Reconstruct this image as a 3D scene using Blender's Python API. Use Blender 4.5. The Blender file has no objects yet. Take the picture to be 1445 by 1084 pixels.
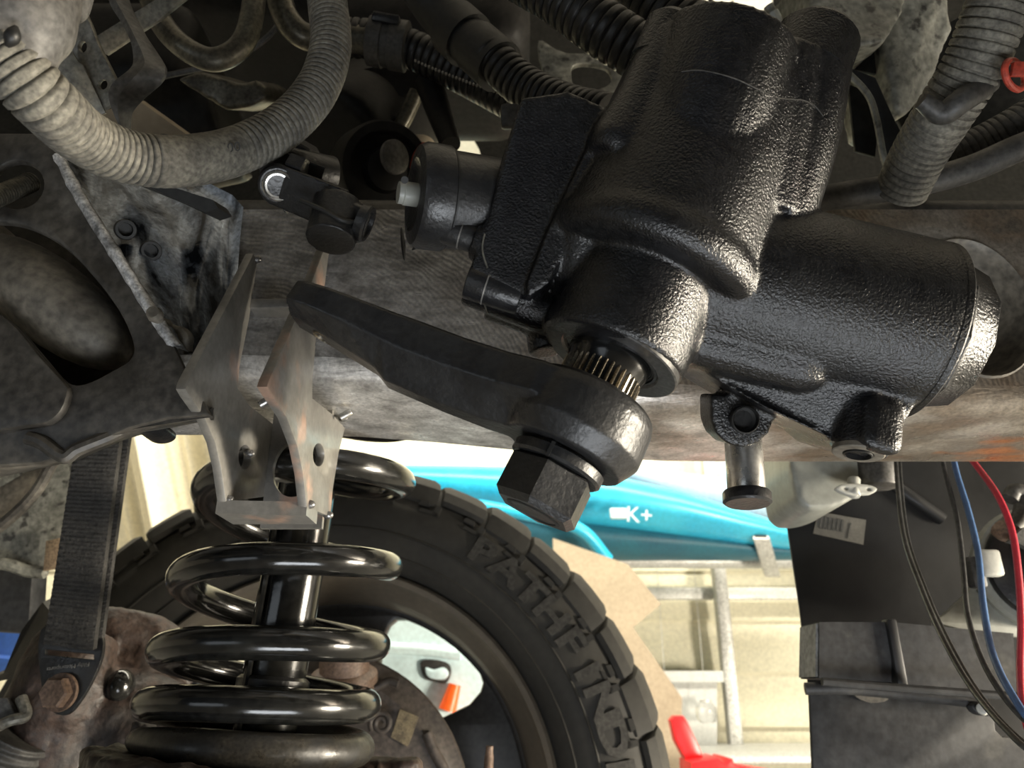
import bpy, bmesh, math, random
from math import sin, cos, pi, radians
from mathutils import Vector as V, Matrix, noise

random.seed(7)
S = bpy.context.scene
COL = S.collection

# ------------------------------------------------------------------ camera
PITCH = radians(22)
FPX = 1085.0
CAM = V((0, 0, .53))
cam_data = bpy.data.cameras.new('camera')
cam = bpy.data.objects.new('camera', cam_data)
COL.objects.link(cam)
cam.location = CAM
cam.rotation_euler = (pi / 2 + PITCH, 0, 0)
cam_data.sensor_width = 36
cam_data.lens = FPX / 1445 * 36
cam_data.clip_start = .01
cam_data.dof.use_dof = True
cam_data.dof.focus_distance = .36
cam_data.dof.aperture_fstop = 16
S.camera = cam

# ------------------------------------------------------------------ light
world = bpy.data.worlds.new('daylight')
S.world = world
world.use_nodes = True
bg = world.node_tree.nodes['Background']
bg.inputs[0].default_value = (.80, .90, 1, 1)
bg.inputs[1].default_value = .03


def area(name, loc, aim, size, size_y, power, color):
    d = bpy.data.lights.new(name, 'AREA')
    d.shape = 'RECTANGLE'
    d.size, d.size_y, d.energy, d.color = size, size_y, power, color
    o = bpy.data.objects.new(name, d)
    COL.objects.link(o)
    o.location = loc
    o.rotation_euler = (V(aim) - V(loc)).to_track_quat('-Z', 'Y').to_euler()
    return o


# garage door daylight, added fills, and the shop lamps over the back wall
area('door_daylight_light', (2.3, .20, .22), (0.05, .33, .66), .6, .4, 165, (1, .90, .73))
area('rear_fill_light', (-1.4, -1.7, .3), (-.1, .4, .62), 1.4, .7, 4, (.85, .93, 1))  # cool fill added behind the camera, no door there
area('low_fill_light', (.12, .0, .04), (-.02, .42, .66), .5, .3, 6, (.90, .95, 1))  # fill added near the floor in place of floor bounce
area('shop_lamp_light', (.3, 1.5, 2.6), (.3, 3.4, .7), 4.5, .4, 175, (1, .93, .76))

vs = S.view_settings
vs.view_transform = 'Standard'
vs.look = 'None'
vs.exposure = 0
vs.gamma = 1
vs.use_curve_mapping = False

TMP = bpy.data.scenes.new('workbench')


def evaluate(o):
    TMP.collection.objects.link(o)
    vl = TMP.view_layers[0]
    vl.update()
    dg = vl.depsgraph
    dg.update()
    me = bpy.data.meshes.new_from_object(o.evaluated_get(dg))
    bpy.data.objects.remove(o)
    return me


# ------------------------------------------------------------------ geometry helpers
FWD = V((0, cos(PITCH), sin(PITCH)))
UPV = V((0, -sin(PITCH), cos(PITCH)))
RGT = V((1, 0, 0))


def ray(px, py):
    return FWD + RGT * ((px - 722.5) / FPX) - UPV * ((py - 542) / FPX)


def P(px, py, d):
    return CAM + ray(px, py) * d


def PY(px, py, y):
    r = ray(px, py)
    return CAM + r * (y / r.y)


def PX(px, py, x):
    r = ray(px, py)
    return CAM + r * (x / r.x)


def PP(px, py, o, n):
    r = ray(px, py)
    return CAM + r * ((o - CAM).dot(n) / r.dot(n))


def m(px, d):
    return px * d / FPX


def frame(ax, hint=None):
    ax = ax.normalized()
    h = hint or (V((0, 0, 1)) if abs(ax.z) < .9 else V((1, 0, 0)))
    x = (h - ax * h.dot(ax)).normalized()
    return x, ax.cross(x), ax


class MB:
    """collects closed shapes that make up ONE piece"""

    def __init__(self):
        self.v, self.f = [], []

    def add(self, v, f):
        n = len(self.v)
        self.v += [V(p) for p in v]
        self.f += [[i + n for i in q] for q in f]
        return self

    def rings(self, rings, cap=True, close=False):
        n = len(rings[0])
        v = [p for r in rings for p in r]
        f = []
        k = len(rings)
        for i in range(k if close else k - 1):
            a, b = i * n, ((i + 1) % k) * n
            for j in range(n):
                f.append([a + j, a + (j + 1) % n, b + (j + 1) % n, b + j])
        if cap and not close:
            f.append(list(range(n))[::-1])
            f.append(list(range((k - 1) * n, k * n)))
        return self.add(v, f)

    def lathe(self, o, ax, prof, seg=40, hint=None, phase=0, arc=None):
        x, y, z = frame(V(ax), hint)
        rs = []
        for t, r in prof:
            rs.append([o + z * t + (x * cos(2 * pi * j / seg + phase) + y * sin(2 * pi * j / seg + phase)) * max(r, 1e-5) for j in range(seg)])
        return self.rings(rs)

    def cyl(self, a, b, r, r2=None, seg=32, bev=0, phase=0, hint=None):
        L = (b - a).length
        r2 = r if r2 is None else r2
        if bev:
            pr = [(0, r - bev), (bev * .3, r - bev * .3), (bev, r), (L - bev, r2), (L - bev * .3, r2 - bev * .3), (L, r2 - bev)]
        else:
            pr = [(0, r), (L, r2)]
        return self.lathe(a, b - a, pr, seg, hint, phase)

    def tube(self, pts, rad, seg=16, n=10, up=None, flat=1.0):
        c = catmull(pts, n)
        N = len(c)
        acc = [0]
        for i in range(1, N):
            acc.append(acc[-1] + (c[i] - c[i - 1]).length)
        L = acc[-1]
        rs = []
        x = None
        for i in range(N):
            t = (c[min(i + 1, N - 1)] - c[max(i - 1, 0)]).normalized()
            x = frame(t, up)[0] if x is None else (x - t * x.dot(t)).normalized()
            y = t.cross(x)
            r = rad(acc[i], acc[i] / L) if callable(rad) else rad
            rs.append([c[i] + x * cos(2 * pi * j / seg) * r + y * sin(2 * pi * j / seg) * r * flat for j in range(seg)])
        return self.rings(rs)

    def box(self, o, ax, ay, az, sx, sy, sz, bev=0, seg=2):
        ax, ay, az = ax.normalized(), ay.normalized(), az.normalized()
        bm = bmesh.new()
        bmesh.ops.create_cube(bm, size=1)
        for v in bm.verts:
            v.co = V((v.co.x * sx, v.co.y * sy, v.co.z * sz))
        if bev:
            bmesh.ops.bevel(bm, geom=bm.edges[:], offset=bev, segments=seg, affect='EDGES', profile=.5)
        bm.verts.ensure_lookup_table()
        bm.verts.index_update()
        v = [o + ax * p.co.x + ay * p.co.y + az * p.co.z for p in bm.verts]
        f = [[q.index for q in fc.verts] for fc in bm.faces]
        bm.free()
        return self.add(v, f)

    def ball(self, o, r, ax=None, seg=24):
        ax = ax or (V((1, 0, 0)), V((0, 1, 0)), V((0, 0, 1)))
        r = r if isinstance(r, (tuple, list)) else (r, r, r)
        rs = []
        for i in range(1, seg // 2):
            th = pi * i / (seg // 2)
            rs.append([o + ax[0] * (r[0] * sin(th) * cos(2 * pi * j / seg)) + ax[1] * (r[1] * sin(th) * sin(2 * pi * j / seg)) + ax[2] * (r[2] * cos(th)) for j in range(seg)])
        return self.rings(rs)

    def prism(self, pts, ext):
        """extruded outline, points in world space"""
        return self.rings([[V(p) for p in pts], [V(p) + ext for p in pts]])


def catmull(pts, n=10):
    p = [V(q) for q in pts]
    p = [p[0] * 2 - p[1]] + p + [p[-1] * 2 - p[-2]]
    out = []
    for i in range(1, len(p) - 2):
        for k in range(n):
            t = k / n
            a, b, c, d = p[i - 1], p[i], p[i + 1], p[i + 2]
            out.append(.5 * ((2 * b) + (c - a) * t + (2 * a - 5 * b + 4 * c - d) * t * t + (3 * b - a - 3 * c + d) * t ** 3))
    out.append(p[-2])
    return out


def smooth_loop(pts, n=5):
    """closed rounded loop through 2-D points"""
    k = len(pts)
    out = []
    for i in range(k):
        a, b, c, d = (V((*pts[(i + j - 1) % k], 0)) for j in range(4))
        for q in range(n):
            t = q / n
            r = .5 * ((2 * b) + (c - a) * t + (2 * a - 5 * b + 4 * c - d) * t * t + (3 * b - a - 3 * c + d) * t ** 3)
            out.append((r.x, r.y))
    return out


def ell(cx, cy, rx, ry, n=28, rot=0):
    return [(cx + rx * cos(2 * pi * i / n) * cos(rot) - ry * sin(2 * pi * i / n) * sin(rot), cy + rx * cos(2 * pi * i / n) * sin(rot) + ry * sin(2 * pi * i / n) * cos(rot)) for i in range(n)]


def root_loc(o):
    loc = V(o.location)
    while o.parent:
        o = o.parent
        loc = loc + o.location
    return loc




def shade_auto(me, deg):
    bm = bmesh.new()
    bm.from_mesh(me)
    bmesh.ops.recalc_face_normals(bm, faces=bm.faces[:])
    lim = radians(deg)
    for fc in bm.faces:
        fc.smooth = True
    for e in bm.edges:
        if len(e.link_faces) == 2:
            e.smooth = e.calc_face_angle(0) < lim
    bm.to_mesh(me)
    bm.free()


def build(name, mb, mat, parent=None, smooth=35, remesh=0, relax=4, disp=0, dscale=60):
    me = bpy.data.meshes.new(name)
    me.from_pydata([tuple(p) for p in mb.v], [], mb.f)
    me.update()
    shade_auto(me, smooth or 1)
    if remesh:
        o = bpy.data.objects.new('tmp', me)
        r = o.modifiers.new('r', 'REMESH')
        r.mode = 'VOXEL'
        r.voxel_size = remesh
        if relax:
            s = o.modifiers.new('s', 'SMOOTH')
            s.iterations = relax
            s.factor = .5
        me = evaluate(o)
        me.name = name
        if disp:
            nn = [v.normal.copy() for v in me.vertices]
            for v, q in zip(me.vertices, nn):
                v.co += q * disp * noise.fractal(v.co * dscale, 1.0, 2.0, 3)
        me.polygons.foreach_set('use_smooth', [True] * len(me.polygons))
    o = bpy.data.objects.new(name, me)
    COL.objects.link(o)
    me.materials.clear()
    me.materials.append(mat)
    if parent:
        o.parent = parent
        off = root_loc(parent)
    else:
        xs = [v.co for v in me.vertices]
        off = V(((min(p.x for p in xs) + max(p.x for p in xs)) / 2, (min(p.y for p in xs) + max(p.y for p in xs)) / 2, min(p.z for p in xs)))
        o.location = off
    me.transform(Matrix.Translation(-off))
    return o


def plate(name, loops, o, ux, uy, thick, mat, parent=None, bev=0, smooth=35):
    """flat sheet with real holes: first loop outline, others holes; 2-D points in the (ux, uy) plane at o; thickness centred"""
    ux, uy = ux.normalized(), uy.normalized()
    uz = ux.cross(uy)
    cu = bpy.data.curves.new('tmp', 'CURVE')
    cu.dimensions = '2D'
    cu.fill_mode = 'BOTH'
    cu.extrude = thick / 2 - bev
    cu.bevel_depth = bev
    cu.bevel_resolution = 1
    cu.offset = -bev
    for lp in loops:
        sp = cu.splines.new('POLY')
        sp.points.add(len(lp) - 1)
        for q, (x, y) in zip(sp.points, lp):
            q.co = (x, y, 0, 1)
        sp.use_cyclic_u = True
    t = bpy.data.objects.new('tmp', cu)
    me = evaluate(t)
    bpy.data.curves.remove(cu)
    M = Matrix(((ux.x, uy.x, uz.x, o.x), (ux.y, uy.y, uz.y, o.y), (ux.z, uy.z, uz.z, o.z), (0, 0, 0, 1)))
    me.transform(M)
    me.name = name
    bm = bmesh.new()
    bm.from_mesh(me)
    bmesh.ops.remove_doubles(bm, verts=bm.verts[:], dist=1e-6)
    bm.to_mesh(me)
    bm.free()
    shade_auto(me, smooth)
    ob = bpy.data.objects.new(name, me)
    COL.objects.link(ob)
    me.materials.clear()
    me.materials.append(mat)
    if parent:
        ob.parent = parent
        off = root_loc(parent)
    else:
        xs = [v.co for v in me.vertices]
        off = sum(xs, V()) / len(xs)
        ob.location = off
    me.transform(Matrix.Translation(-off))
    return ob


def loopY(pts, y):
    """pixel outline dropped on the upright plane y, as 2-D (x, z)"""
    return [((q := PY(a, b, y)).x, q.z) for a, b in pts]


def plateY(name, loops, y, thick, mat, parent=None, bev=0):
    return plate(name, [loopY(l, y) for l in loops], V((0, y, 0)), V((1, 0, 0)), V((0, 0, 1)), thick, mat, parent, bev)


def loopX(pts, x):
    return [((q := PX(a, b, x)).y, q.z) for a, b in pts]


def plateX(name, loops, x, thick, mat, parent=None, bev=0):
    return plate(name, [loopX(l, x) for l in loops], V((x, 0, 0)), V((0, 1, 0)), V((0, 0, 1)), thick, mat, parent, bev)


def lettering(name, txt, o, ux, uy, size, depth, mat, parent, wide=1, bold=0):
    cu = bpy.data.curves.new('tmp', 'FONT')
    cu.body = txt
    cu.size = size
    cu.extrude = depth
    cu.offset = bold
    cu.align_x = 'CENTER'
    cu.align_y = 'CENTER'
    cu.resolution_u = 2
    t = bpy.data.objects.new('tmp', cu)
    me = evaluate(t)
    ux, uy = ux.normalized(), uy.normalized()
    uz = ux.cross(uy)
    me.transform(Matrix.Diagonal((wide, 1, 1, 1)))
    me.transform(Matrix(((ux.x, uy.x, uz.x, o.x), (ux.y, uy.y, uz.y, o.y), (ux.z, uy.z, uz.z, o.z), (0, 0, 0, 1))))
    ob = bpy.data.objects.new(name, me)
    COL.objects.link(ob)
    me.materials.clear()
    me.materials.append(mat)
    ob.parent = parent
    me.transform(Matrix.Translation(-root_loc(parent)))
    return ob


def tag(o, label, cat, group=None, kind=None):
    o['label'] = label
    o['category'] = cat
    if group:
        o['group'] = group
    if kind:
        o['kind'] = kind
    return o


def thing(name, loc, label, cat, group=None, kind=None):
    o = bpy.data.objects.new(name, None)
    COL.objects.link(o)
    o.location = loc
    o.empty_display_size = .02
    return tag(o, label, cat, group, kind)


def struct(o):
    o['kind'] = 'structure'
    return o


# ------------------------------------------------------------------ materials
def material(name, c1, c2=None, ns=60, rough=.5, rvar=.12, metal=0, bump=0, bs=400, stretch=None, c3=None, c3at=.6, c3s=25,
             spec=.5, trans=0, alpha=1, coat=0, bdist=.001, contrast=.18, bstretch=None, dist=0, grit=None):
    mt = bpy.data.materials.new(name)
    mt.use_nodes = True
    nt = mt.node_tree
    N, L = nt.nodes, nt.links
    b = N['Principled BSDF']
    b.inputs['Metallic'].default_value = metal
    b.inputs['Roughness'].default_value = rough
    b.inputs['Specular IOR Level'].default_value = spec
    b.inputs['Transmission Weight'].default_value = trans
    b.inputs['Alpha'].default_value = alpha
    b.inputs['Coat Weight'].default_value = coat
    tc = N.new('ShaderNodeTexCoord')

    def nz(scale, st=None, detail=5):
        n = N.new('ShaderNodeTexNoise')
        n.inputs['Distortion'].default_value = dist
        n.inputs['Scale'].default_value = scale
        n.inputs['Detail'].default_value = detail
        if st:
            mp = N.new('ShaderNodeMapping')
            if len(st) > 3:
                mp.inputs['Rotation'].default_value = st[3]
            mp.inputs['Scale'].default_value = st[:3]
            L.new(tc.outputs['Object'], mp.inputs['Vector'])
            L.new(mp.outputs['Vector'], n.inputs['Vector'])
        else:
            L.new(tc.outputs['Object'], n.inputs['Vector'])
        return n

    c2 = c2 or tuple(x * .75 for x in c1)
    n1 = nz(ns, stretch)
    rp = N.new('ShaderNodeValToRGB')
    rp.color_ramp.elements[0].position = .5 - contrast
    rp.color_ramp.elements[1].position = .5 + contrast
    rp.color_ramp.elements[0].color = (*c1, 1)
    rp.color_ramp.elements[1].color = (*c2, 1)
    L.new(n1.outputs['Fac'], rp.inputs['Fac'])
    out = rp.outputs['Color']
    if c3:
        n3 = nz(c3s)
        r3 = N.new('ShaderNodeValToRGB')
        r3.color_ramp.elements[0].position = c3at - .04
        r3.color_ramp.elements[1].position = c3at + .04
        L.new(n3.outputs['Fac'], r3.inputs['Fac'])
        mx = N.new('ShaderNodeMix')
        mx.data_type = 'RGBA'
        mx.inputs['B'].default_value = (*c3, 1)
        L.new(r3.outputs['Color'], mx.inputs['Factor'])
        L.new(out, mx.inputs['A'])
        out = mx.outputs['Result']
        if metal:
            mm = N.new('ShaderNodeMath')
            mm.operation = 'MULTIPLY_ADD'
            mm.inputs[1].default_value = -metal
            mm.inputs[2].default_value = metal
            L.new(r3.outputs['Color'], mm.inputs[0])
            L.new(mm.outputs[0], b.inputs['Metallic'])
    grit = (.45 if ns >= 18 else .12) if grit is None else grit
    if grit:
        ng = nz(ns * 6 + 60, None, 6)
        mg = N.new('ShaderNodeMapRange')
        mg.inputs['From Min'].default_value = .32
        mg.inputs['From Max'].default_value = .68
        mg.inputs['To Min'].default_value = 1 - grit
        mg.inputs['To Max'].default_value = 1 + grit * .8
        L.new(ng.outputs['Fac'], mg.inputs['Value'])
        mv = N.new('ShaderNodeVectorMath')
        mv.operation = 'SCALE'
        L.new(out, mv.inputs[0])
        L.new(mg.outputs['Result'], mv.inputs['Scale'])
        out = mv.outputs['Vector']
    L.new(out, b.inputs['Base Color'])
    if rvar:
        mr = N.new('ShaderNodeMapRange')
        mr.inputs['To Min'].default_value = max(.02, rough - rvar)
        mr.inputs['To Max'].default_value = min(1, rough + rvar)
        mr.inputs['From Min'].default_value = .3
        mr.inputs['From Max'].default_value = .7
        L.new(n1.outputs['Fac'], mr.inputs['Value'])
        L.new(mr.outputs['Result'], b.inputs['Roughness'])
    if bump:
        n2 = nz(bs, bstretch, 4)
        bp = N.new('ShaderNodeBump')
        bp.inputs['Strength'].default_value = bump
        bp.inputs['Distance'].default_value = bdist
        L.new(n2.outputs['Fac'], bp.inputs['Height'])
        L.new(bp.outputs['Normal'], b.inputs['Normal'])
    return mt


M = {}
M['cast_black'] = material('gloss black cast paint', (.006, .006, .007), (.008, .008, .008), 30, .27, .06, bump=.5, bs=900, bdist=.0011, spec=.5)
M['satin_black'] = material('satin black', (.011, .011, .012), (.016, .016, .016), 40, .36, .1, bump=.3, bs=500, grit=.25)
M['machined_black'] = material('machined black face', (.05, .049, .047), (.07, .068, .065), 80, .38, .1, metal=.4)
M['gloss_black'] = material('gloss black powder coat', (.006, .006, .006), (.009, .009, .008), 25, .16, .06, bump=.06, bs=250, spec=.6)
M['dusty_black'] = material('dusty black coat', (.03, .027, .022), (.008, .008, .008), 90, .4, .18, bump=.15, bs=300)
M['spline_steel'] = material('oiled steel splines', (.42, .37, .28), (.22, .18, .13), 200, .28, .1, metal=.9)
M['bright_steel'] = material('bright steel', (.62, .61, .58), (.4, .39, .37), 90, .3, .1, metal=.9, bump=.1, bs=200, grit=.12)
M['raw_steel'] = material('raw hot rolled steel', (.235, .225, .205), (.15, .143, .13), 40, .42, .1, metal=.35, c3=(.27, .18, .135), c3at=.62, c3s=28, bump=.1, bs=150, grit=.14)
M['weld'] = material('weld bead', (.35, .34, .33), (.12, .12, .12), 250, .35, .15, metal=.8, bump=.5, bs=500)
M['ground_steel'] = material('ground bare steel', (.27, .255, .235), (.085, .08, .075), 34, .42, .14, metal=.75, stretch=(1, 1, 7, (.0, .7, 0)), c3=(.16, .15, .14), c3at=.6, c3s=18, bump=.25, bs=70, bstretch=(1, 1, 12, (0, .7, 0)), contrast=.25)
M['ground_brown'] = material('ground steel with rust', (.30, .24, .17), (.13, .10, .075), 40, .42, .14, metal=.7, stretch=(1, 1, 4), c3=(.20, .09, .04), c3at=.585, c3s=30, bump=.25, bs=140, contrast=.25)
M['frame_dark'] = material('dirty chassis paint', (.022, .02, .018), (.065, .059, .05), 30, .5, .15, bump=.25, bs=160, c3=(.11, .10, .085), c3at=.62, c3s=16)
M['frame_tan'] = material('dust coated chassis', (.17, .15, .118), (.075, .066, .053), 26, .6, .12, bump=.2, bs=200)
M['edge_steel'] = material('scraped edge steel', (.8, .8, .8), (.14, .14, .14), 110, .4, .15, metal=.3, bump=.35, bs=120)
M['sheen_black'] = material('black with painted bluish sheen', (.010, .012, .015), (.42, .47, .54), 60, .25, .12, metal=.35, stretch=(1, 1, .22, (0, .45, 0)), bump=.5, bs=60, contrast=.13, dist=.6, spec=.6)  # bluish reflections painted as streaks in the base colour
M['rust'] = material('rusty brown cast iron', (.018, .011, .008), (.038, .021, .014), 30, .62, .15, bump=.7, bs=90, bdist=.003, c3=(.02, .016, .014), c3at=.58, c3s=14)
M['rust_light'] = material('light rust', (.19, .125, .09), (.12, .075, .05), 60, .6, .1, bump=.3, bs=200)
M['rust_dark'] = material('dark brown shield', (.065, .052, .044), (.04, .033, .028), 25, .58, .1, bump=.15, bs=150)
M['webbing'] = material('black webbing', (.028, .027, .026), (.05, .048, .045), 300, .75, .1, bump=.8, bs=500, bdist=.0012, spec=.3)
M['hose_dusty'] = material('dusty loom', (.16, .15, .123), (.065, .061, .053), 70, .8, .12, bump=.2, bs=300, contrast=.22)
M['hose_grey'] = material('grey loom', (.055, .052, .047), (.024, .023, .021), 60, .55, .12, bump=.15, bs=300)
M['hose_black'] = material('black loom', (.009, .0085, .008), (.005, .005, .005), 60, .45, .1)
M['rubber'] = material('black rubber', (.007, .007, .007), (.012, .012, .011), 40, .55, .1, bump=.1, bs=300)
M['tire'] = material('dusty tire rubber', (.028, .027, .025), (.047, .044, .038), 9, .72, .08, bump=.12, bs=250, spec=.3)
M['tire_letter'] = material('raised tire rubber', (.055, .052, .047), (.042, .04, .036), 30, .7, .08, spec=.3)
M['rim'] = material('satin black wheel', (.030, .028, .026), (.02, .019, .018), 20, .42, .1)
M['rim_dust'] = material('brake dust barrel', (.16, .135, .105), (.11, .095, .075), 10, .55, .1)
M['alu'] = material('dirty bare sheet metal', (.19, .18, .155), (.11, .105, .085), 45, .5, .12, metal=.35, c3=(.19, .165, .12), c3at=.58, c3s=30, bump=.25, bs=130)
M['alu_grey'] = material('grey dirty casting', (.10, .097, .093), (.04, .036, .031), 55, .55, .12, bump=.3, bs=110)
M['pipe_tan'] = material('tarnished steel pipe', (.13, .12, .09), (.045, .04, .03), 60, .4, .15, metal=.5, bump=.2, bs=150)
M['body_grey'] = material('dirty grey body paint', (.16, .16, .137), (.24, .24, .21), 24, .55, .1, c3=(.045, .043, .038), c3at=.61, c3s=90, bump=.35, bs=90)
M['body_dark'] = material('dark grey body', (.016, .016, .0145), (.010, .010, .009), 20, .6, .1, spec=.15, bump=.2, bs=90)
M['engine_dark'] = material('dark engine casting', (.006, .006, .0055), (.011, .010, .009), 18, .55, .1, spec=.2, bump=.3, bs=80)
M['plastic_black'] = material('black plastic liner', (.012, .0125, .014), (.018, .018, .019), 14, .5, .08, bump=.1, bs=120)
M['plastic_dusty'] = material('dusty black plastic', (.017, .018, .020), (.032, .032, .033), 22, .55, .1, c3=(.055, .053, .048), c3at=.64, c3s=26, bump=.15, bs=150)
M['bottle'] = material('yellowed white plastic', (.30, .305, .275), (.24, .245, .22), 20, .4, .08, grit=.12)
M['white_plastic'] = material('white plastic clip', (.5, .5, .46), (.42, .42, .38), 40, .45, .08, grit=.12)
M['paper'] = material('faded paper label', (.15, .143, .125), (.11, .105, .093), 60, .7, .08, grit=.12)
M['ink'] = material('faded print', (.09, .088, .08), (.07, .07, .065), 60, .7, .05)
M['wire_red'] = material('red wire insulation', (.52, .035, .06), (.45, .03, .05), 40, .35, .05, grit=.12)
M['wire_blue'] = material('blue wire insulation', (.075, .16, .33), (.05, .10, .22), 40, .4, .05, grit=.12)
M['wire_black'] = material('black wire insulation', (.05, .05, .05), (.03, .03, .03), 40, .35, .05)
M['clip_red'] = material('red plastic clip', (.42, .055, .03), (.3, .04, .025), 50, .45, .08)
M['plastic_red'] = material('bright red plastic', (.85, .025, .03), (.75, .02, .025), 10, .35, .05)
M['plastic_orange'] = material('bright orange plastic', (.95, .13, .015), (.85, .1, .01), 10, .4, .05)
M['jug'] = material('pale blue jug plastic', (.62, .76, .78), (.55, .70, .74), 6, .4, .05)
M['siding'] = material('cream wall siding', (.80, .76, .60), (.72, .68, .52), 3, .5, .06, stretch=(.3, 1, 3))
M['wall_paint'] = material('painted wall', (.55, .53, .48), (.5, .48, .44), 3, .6, .05)
M['concrete'] = material('concrete floor', (.33, .32, .30), (.26, .25, .235), 5, .55, .1)
M['rack'] = material('galvanised rack', (.60, .60, .58), (.52, .52, .5), 20, .45, .08, metal=.2)
M['kayak'] = material('turquoise hull', (.02, .42, .72), (.05, .55, .80), 4, .3, .05)
M['kayak_dark'] = material('dark teal deck', (.015, .10, .16), (.02, .14, .2), 6, .5, .05)
M['tarp'] = material('faded blue tarp', (.35, .50, .68), (.45, .52, .58), 5, .6, .05)
M['tarp_blue'] = material('strong blue plastic', (.03, .17, .75), (.03, .15, .68), 5, .5, .05)
M['cardboard'] = material('tan cardboard', (.40, .33, .24), (.35, .29, .21), 8, .8, .05)
M['drape'] = material('cream plastic sheet', (.78, .72, .55), (.72, .67, .52), 8, .35, .08)
M['bin'] = material('translucent grey bin', (.55, .56, .55), (.5, .51, .5), 6, .3, .05)
M['glass'] = material('clear glass', (.9, .9, .9), (.9, .9, .9), 5, .03, 0, trans=1)
M['dark_glass'] = material('dark glass', (.05, .06, .09), (.04, .05, .07), 5, .08, 0, trans=.6)
M['gold_glint'] = material('zinc yellow', (.5, .33, .06), (.4, .27, .05), 40, .3, .05, metal=.8)

# ================================================================== the garage
X1, Y1, Z1 = V((1, 0, 0)), V((0, 1, 0)), V((0, 0, 1))
WALL_Y = 3.4


def slab(name, c, sx, sy, sz, mat, parent=None, bev=0):
    return build(name, MB().box(V(c), X1, Y1, Z1, sx, sy, sz, bev), mat, parent)


struct(slab('floor', (0, -.3, -.05), 9, 7.6, .1, M['concrete']))
struct(slab('ceiling', (0, .6, 2.85), 9, 5.8, .1, M['wall_paint']))
struct(slab('wall_left', (-4.45, .6, 1.4), .1, 5.8, 2.8, M['wall_paint']))
struct(slab('wall_right', (4.45, .6, 1.4), .1, 5.8, 2.8, M['wall_paint']))
wall = struct(slab('wall_back', (0, WALL_Y + .05, 1.4), 9, .1, 2.8, M['wall_paint']))
proto = None
PL = .205
for i in range(13):
    if proto is None:
        a = .022
        pts = [(-a * .15, 0), (-a, .0), (-a * .9, .02), (-.006, .175), (-.006, PL), (0, PL)]
        proto = build('siding_plank', MB().prism([(-4.4, WALL_Y + y, z) for y, z in pts], V((8.8, 0, 0))), M['siding'], wall)
        o = proto
    else:
        o = proto.copy()
        COL.objects.link(o)
        o.location.z += i * PL

# storage rack that carries the boards
rk = thing('storage_rack', PY(1022, 1060, 3.2), 'pale metal storage rack post and rail against the cream siding', 'rack')
zr = PY(960, 792, 3.1).z
for px in (1023, 420):
    x = PY(px, 900, 3.25).x
    build('upright', MB().box(V((x, 3.25, .98)), X1, Y1, Z1, .05, .06, 1.96, .006), M['rack'], rk)
build('rail', MB().cyl(V((PY(380, 792, 3.1).x, 3.1, zr)), V((PY(1160, 792, 3.1).x, 3.1, zr)), .028, bev=.004), M['rack'], rk)
build('rail', MB().box(V((PY(760, 810, 3.28).x, 3.32, zr - .1)), X1, Y1, Z1, 2.6, .03, .05, .006), M['rack'], rk)
build('shelf', MB().box(V((.55, 3.0, PY(985, 1052, 3.17).z - .012)), X1, Y1, Z1, 2.2, .7, .024, .004), M['rack'], rk)
a0, a1 = PY(1072, 752, 2.85), PY(1088, 806, 3.05)
sq = build('support_arm', MB().box((a0 + a1) / 2, (a1 - a0), X1, (a1 - a0).cross(X1), (a1 - a0).length, .062, .062, .006), M['rack'], rk)
build('tube_opening', MB().box(a0 - (a1 - a0).normalized() * .001, (a1 - a0), X1, (a1 - a0).cross(X1), .004, .044, .044), M['rubber'], sq)


def loft(name, secs, y, depth, mat, parent=None, k=28, power=2.0):
    """long rounded body: sections (px, centre py, half-height px) on the plane y"""
    rs = []
    for px, py, h in secs:
        c = PY(px, py, y)
        hh = abs(PY(px, py - h, y).z - c.z)
        dd = depth * min(1, hh / .12) + .02
        r = []
        for j in range(k):
            t = 2 * pi * j / k
            cx = math.copysign(abs(cos(t)) ** (2 / power), cos(t))
            cz = math.copysign(abs(sin(t)) ** (2 / power), sin(t))
            r.append(c + Y1 * (cx * dd) + Z1 * (cz * hh))
        rs.append(r)
    mb = MB()
    mb.rings(rs)
    return build(name, mb, mat, parent, 50)


ky = thing('kayak', PY(800, 770, 2.95), 'turquoise kayak hull lying on the wall rack behind the tire', 'kayak')
loft('hull', [(430, 672, 5), (480, 676, 14), (560, 684, 24), (660, 694, 32), (760, 703, 38), (860, 714, 38), (950, 728, 33), (1030, 744, 25), (1100, 758, 18), (1180, 770, 8)], 2.95, .22, M['kayak'], ky)
loft('deck', [(560, 735, 10), (640, 738, 22), (740, 752, 28), (860, 764, 26), (960, 770, 20), (1060, 778, 13), (1120, 782, 8)], 2.99, .20, M['kayak_dark'], ky)
lo = PY(873, 725, 2.62)
build('emblem', MB().box(lo, X1, Y1, V((-.06, 0, 1)), .06, .02, .036, .004), M['jug'], ky)
lettering('emblem_letters', 'K+', PY(902, 728, 2.61), V((1, 0, -.08)), V((.08, -.1, 1)), .075, .004, M['jug'], ky)
build('grab_tube', MB().tube([PY(470, 690, 2.74), PY(640, 708, 2.72), PY(760, 730, 2.70), PY(820, 748, 2.72), PY(858, 790, 2.78)], .022), M['kayak'], ky)
tag(loft('folded_tarp', [(880, 668, 8), (960, 690, 22), (1040, 710, 32), (1110, 722, 38), (1200, 730, 36)], 3.2, .12, M['tarp']), 'faded blue tarp roll leaning above the right end of the kayak', 'tarp')
tag(plateY('cardboard_sheet', [[(780, 760), (886, 797), (932, 853), (893, 886), (962, 985), (958, 1258), (800, 1258)]], 2.6, .012, M['cardboard']), 'tan cardboard sheet with a pointed corner extended to the floor behind the tire', 'cardboard')  # hidden lower part extended down to the floor
bn = thing('storage_bin', PY(985, 1045, 2.9), 'grey translucent storage bin below the wall rack behind the tire', 'bin')
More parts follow.
